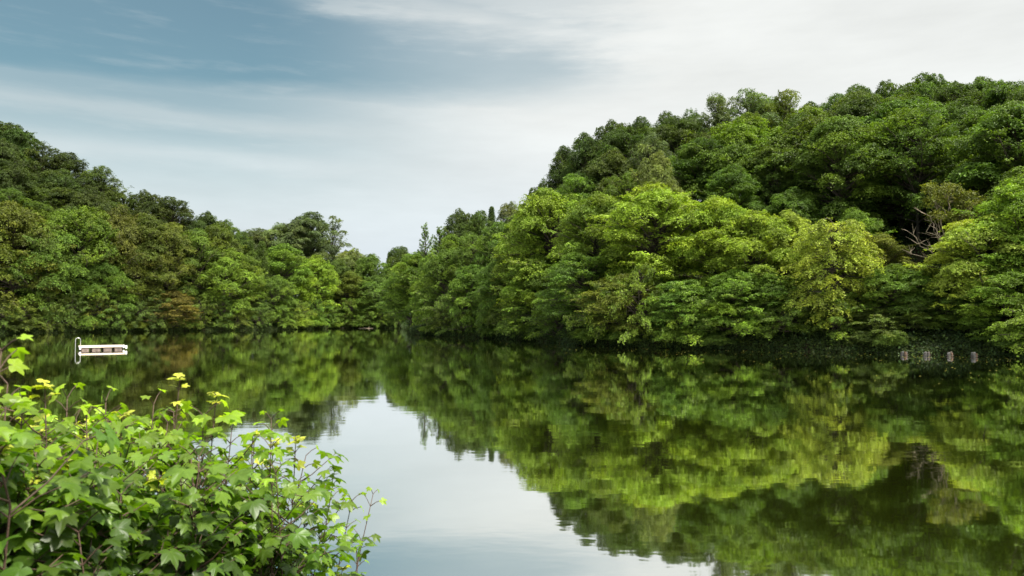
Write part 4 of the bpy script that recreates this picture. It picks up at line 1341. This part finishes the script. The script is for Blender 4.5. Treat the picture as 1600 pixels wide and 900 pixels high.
def build_world():
    w = bpy.data.worlds.new("World"); scene.world = w; w.use_nodes = True
    nt = w.node_tree; nt.nodes.clear(); L = nt.links.new
    out = N(nt, "ShaderNodeOutputWorld"); bg = N(nt, "ShaderNodeBackground"); bg.inputs[1].default_value = SKY_STRENGTH
    sky = N(nt, "ShaderNodeTexSky"); sky.sky_type = 'NISHITA'; sky.sun_disc = False
    sky.sun_elevation = SUN_EL; sky.sun_rotation = SUN_AZ
    sky.air_density = 1.0; sky.dust_density = 1.5; sky.ozone_density = 1.5
    tc = N(nt, "ShaderNodeTexCoord")
    sx = N(nt, "ShaderNodeSeparateXYZ"); L(tc.outputs["Generated"], sx.inputs[0])
    az = math_n(nt, 'ARCTAN2', sx.outputs[0], sx.outputs[1])
    el = math_n(nt, 'ARCSINE', sx.outputs[2])
    cx = N(nt, "ShaderNodeCombineXYZ"); L(az, cx.inputs[0]); L(el, cx.inputs[1])

    def noise(sc, stretch, detail=5, rough=.55, off=0.0):
        mp = N(nt, "ShaderNodeMapping"); mp.inputs["Scale"].default_value = stretch; mp.inputs["Location"].default_value = (off, off * .7, 0)
        mp.inputs["Rotation"].default_value = (0, 0, .10)
        L(cx.outputs[0], mp.inputs[0])
        n = N(nt, "ShaderNodeTexNoise"); n.inputs["Scale"].default_value = sc; n.inputs["Detail"].default_value = detail; n.inputs["Roughness"].default_value = rough
        L(mp.outputs[0], n.inputs[0]); return n.outputs[0]
    big = noise(3.0, (1, 3.2, 1), 4, .5, 3.1)
    fine = noise(7.0, (1, 6.5, 1), 7, .6, 1.7)
    wisp = noise(16.0, (1, 5.0, 1), 6, .65, 9.2)
    bigc = math_n(nt, 'SUBTRACT', big, .5); finec = math_n(nt, 'SUBTRACT', fine, .5); wispc = math_n(nt, 'SUBTRACT', wisp, .5)
    warp = math_n(nt, 'ADD', math_n(nt, 'MULTIPLY', bigc, .05), math_n(nt, 'MULTIPLY', finec, .035))
    e = math_n(nt, 'ADD', el, warp)
    # the clear blue gap: lower edge, upper edge along a tilted streak, fading to the right
    lower = sstep(nt, math_n(nt, 'MULTIPLY_ADD', az, -.06, e), .245, .312)
    eline = math_n(nt, 'MULTIPLY_ADD', az, .135, e)
    dd = math_n(nt, 'SUBTRACT', eline, .362)
    cir = math_n(nt, 'SUBTRACT', 1.0, sstep(nt, math_n(nt, 'ABSOLUTE', dd), .000, .038))
    inr = sstep(nt, az, -.34, -.22)                                         # the long cirrus band starts left of centre
    above = math_n(nt, 'MULTIPLY', sstep(nt, dd, .0, .03), math_n(nt, 'MULTIPLY', inr, .45))
    upper = math_n(nt, 'SUBTRACT', 1.0, math_n(nt, 'MAXIMUM', above, math_n(nt, 'MULTIPLY', math_n(nt, 'MULTIPLY', cir, inr), math_n(nt, 'MULTIPLY_ADD', fine, .95, .0))), clamp=True)
    azw = math_n(nt, 'ADD', az, math_n(nt, 'MULTIPLY', finec, .22))
    right = math_n(nt, 'MULTIPLY', math_n(nt, 'SUBTRACT', 1.0, math_n(nt, 'MULTIPLY', sstep(nt, az, -.34, .06), .42)), math_n(nt, 'SUBTRACT', 1.0, sstep(nt, azw, .02, .22)))
    blue = math_n(nt, 'MULTIPLY', math_n(nt, 'MULTIPLY', lower, upper), right)
    # thinner veil at the left, low down
    veil = math_n(nt, 'MULTIPLY', sstep(nt, el, .07, .27), math_n(nt, 'SUBTRACT', 1.0, sstep(nt, az, -.40, .08)))
    blue = math_n(nt, 'MAXIMUM', blue, math_n(nt, 'MULTIPLY', veil, .80))
    blue = math_n(nt, 'MULTIPLY', blue, math_n(nt, 'SUBTRACT', 1.0, math_n(nt, 'MULTIPLY', sstep(nt, fine, .50, .75), .13)))
    # long cirrus streaks low on the left
    st1 = math_n(nt, 'MULTIPLY_ADD', az, .02, math_n(nt, 'ADD', el, math_n(nt, 'MULTIPLY', finec, .03)))

    def band(c, wdt):
        d = math_n(nt, 'ABSOLUTE', math_n(nt, 'SUBTRACT', st1, c))
        return math_n(nt, 'SUBTRACT', 1.0, sstep(nt, d, 0.0, wdt))
    streak = math_n(nt, 'MAXIMUM', band(.226, .020), math_n(nt, 'MULTIPLY', band(.183, .020), 1.0))
    streak = math_n(nt, 'MULTIPLY', streak, math_n(nt, 'SUBTRACT', 1.0, sstep(nt, az, -.32, -.10)))
    blue = math_n(nt, 'MULTIPLY', blue, math_n(nt, 'SUBTRACT', 1.0, math_n(nt, 'MULTIPLY', streak, .3)))
    # outside the picture: mixed cloud
    high = sstep(nt, el, .45, .75)
    hb = math_n(nt, 'MULTIPLY', sstep(nt, big, .45, .70), .45)
    blue = math_n(nt, 'ADD', math_n(nt, 'MULTIPLY', blue, math_n(nt, 'SUBTRACT', 1.0, high)), math_n(nt, 'MULTIPLY', hb, high), clamp=True)
    # cloud brightness varies softly
    cb = math_n(nt, 'MULTIPLY_ADD', bigc, .35, 1.0)
    cb = math_n(nt, 'ADD', cb, math_n(nt, 'MULTIPLY', wispc, .10))
    hz_ = sstep(nt, el, .02, .30)
    ccol = mixc(nt, hz_, (.79, .88, .94, 1), (.93, .955, .935, 1))
    ccol = mixc(nt, 1.0, ccol, math_n(nt, 'MULTIPLY', cb, CLOUD), 'MULTIPLY')
    ccol = mixc(nt, 1.0, ccol, math_n(nt, 'MULTIPLY_ADD', high, .9, 1.0), 'MULTIPLY')  # unseen cloud overhead brightened, added as ambient fill
    clear = mixc(nt, 1.0, sky.outputs[0], (.72, .97, .80, 1), 'MULTIPLY')
    clear = mixc(nt, 1.0, clear, SKYMUL, 'MULTIPLY')
    col = mixc(nt, math_n(nt, 'MULTIPLY', blue, .93), ccol, clear)
    L(col, bg.inputs[0]); L(bg.outputs[0], out.inputs[0])


SKYMUL = (.63, .63, .63, 1)
build_world()

sun = bpy.data.lights.new("sun", 'SUN'); sun.energy = 5.0; sun.angle = math.radians(7); sun.color = (1, .95, .86)
so = bpy.data.objects.new("sun", sun); COL.objects.link(so)
dv = Vector((math.sin(SUN_AZ) * math.cos(SUN_EL), math.cos(SUN_AZ) * math.cos(SUN_EL), math.sin(SUN_EL)))
so.rotation_euler = dv.to_track_quat('Z', 'Y').to_euler()
so.location = dv * 60

# ------------------------------------------------------------------ camera
cam = bpy.data.cameras.new("camera"); cam.sensor_width = 36; cam.lens = 27.0
cam.clip_start = .05; cam.clip_end = 6000
cam.dof.use_dof = True; cam.dof.focus_distance = 55; cam.dof.aperture_fstop = 6.3
co = bpy.data.objects.new("camera", cam); COL.objects.link(co)
co.location = (0, 0, CAMZ); co.rotation_euler = (math.pi / 2 + PITCH, 0, 0)
scene.camera = co

vs = scene.view_settings
scene.display_settings.display_device = 'sRGB'
vs.view_transform = 'Standard'; vs.look = 'None'; vs.gamma = 1; vs.exposure = 1.0; vs.use_curve_mapping = False
scene.cycles.max_bounces = 6; scene.cycles.diffuse_bounces = 3; scene.cycles.glossy_bounces = 3; scene.cycles.transmission_bounces = 3
scene.cycles.sample_clamp_indirect = 6
scene.cycles.use_denoising = True
scene.render.film_transparent = False
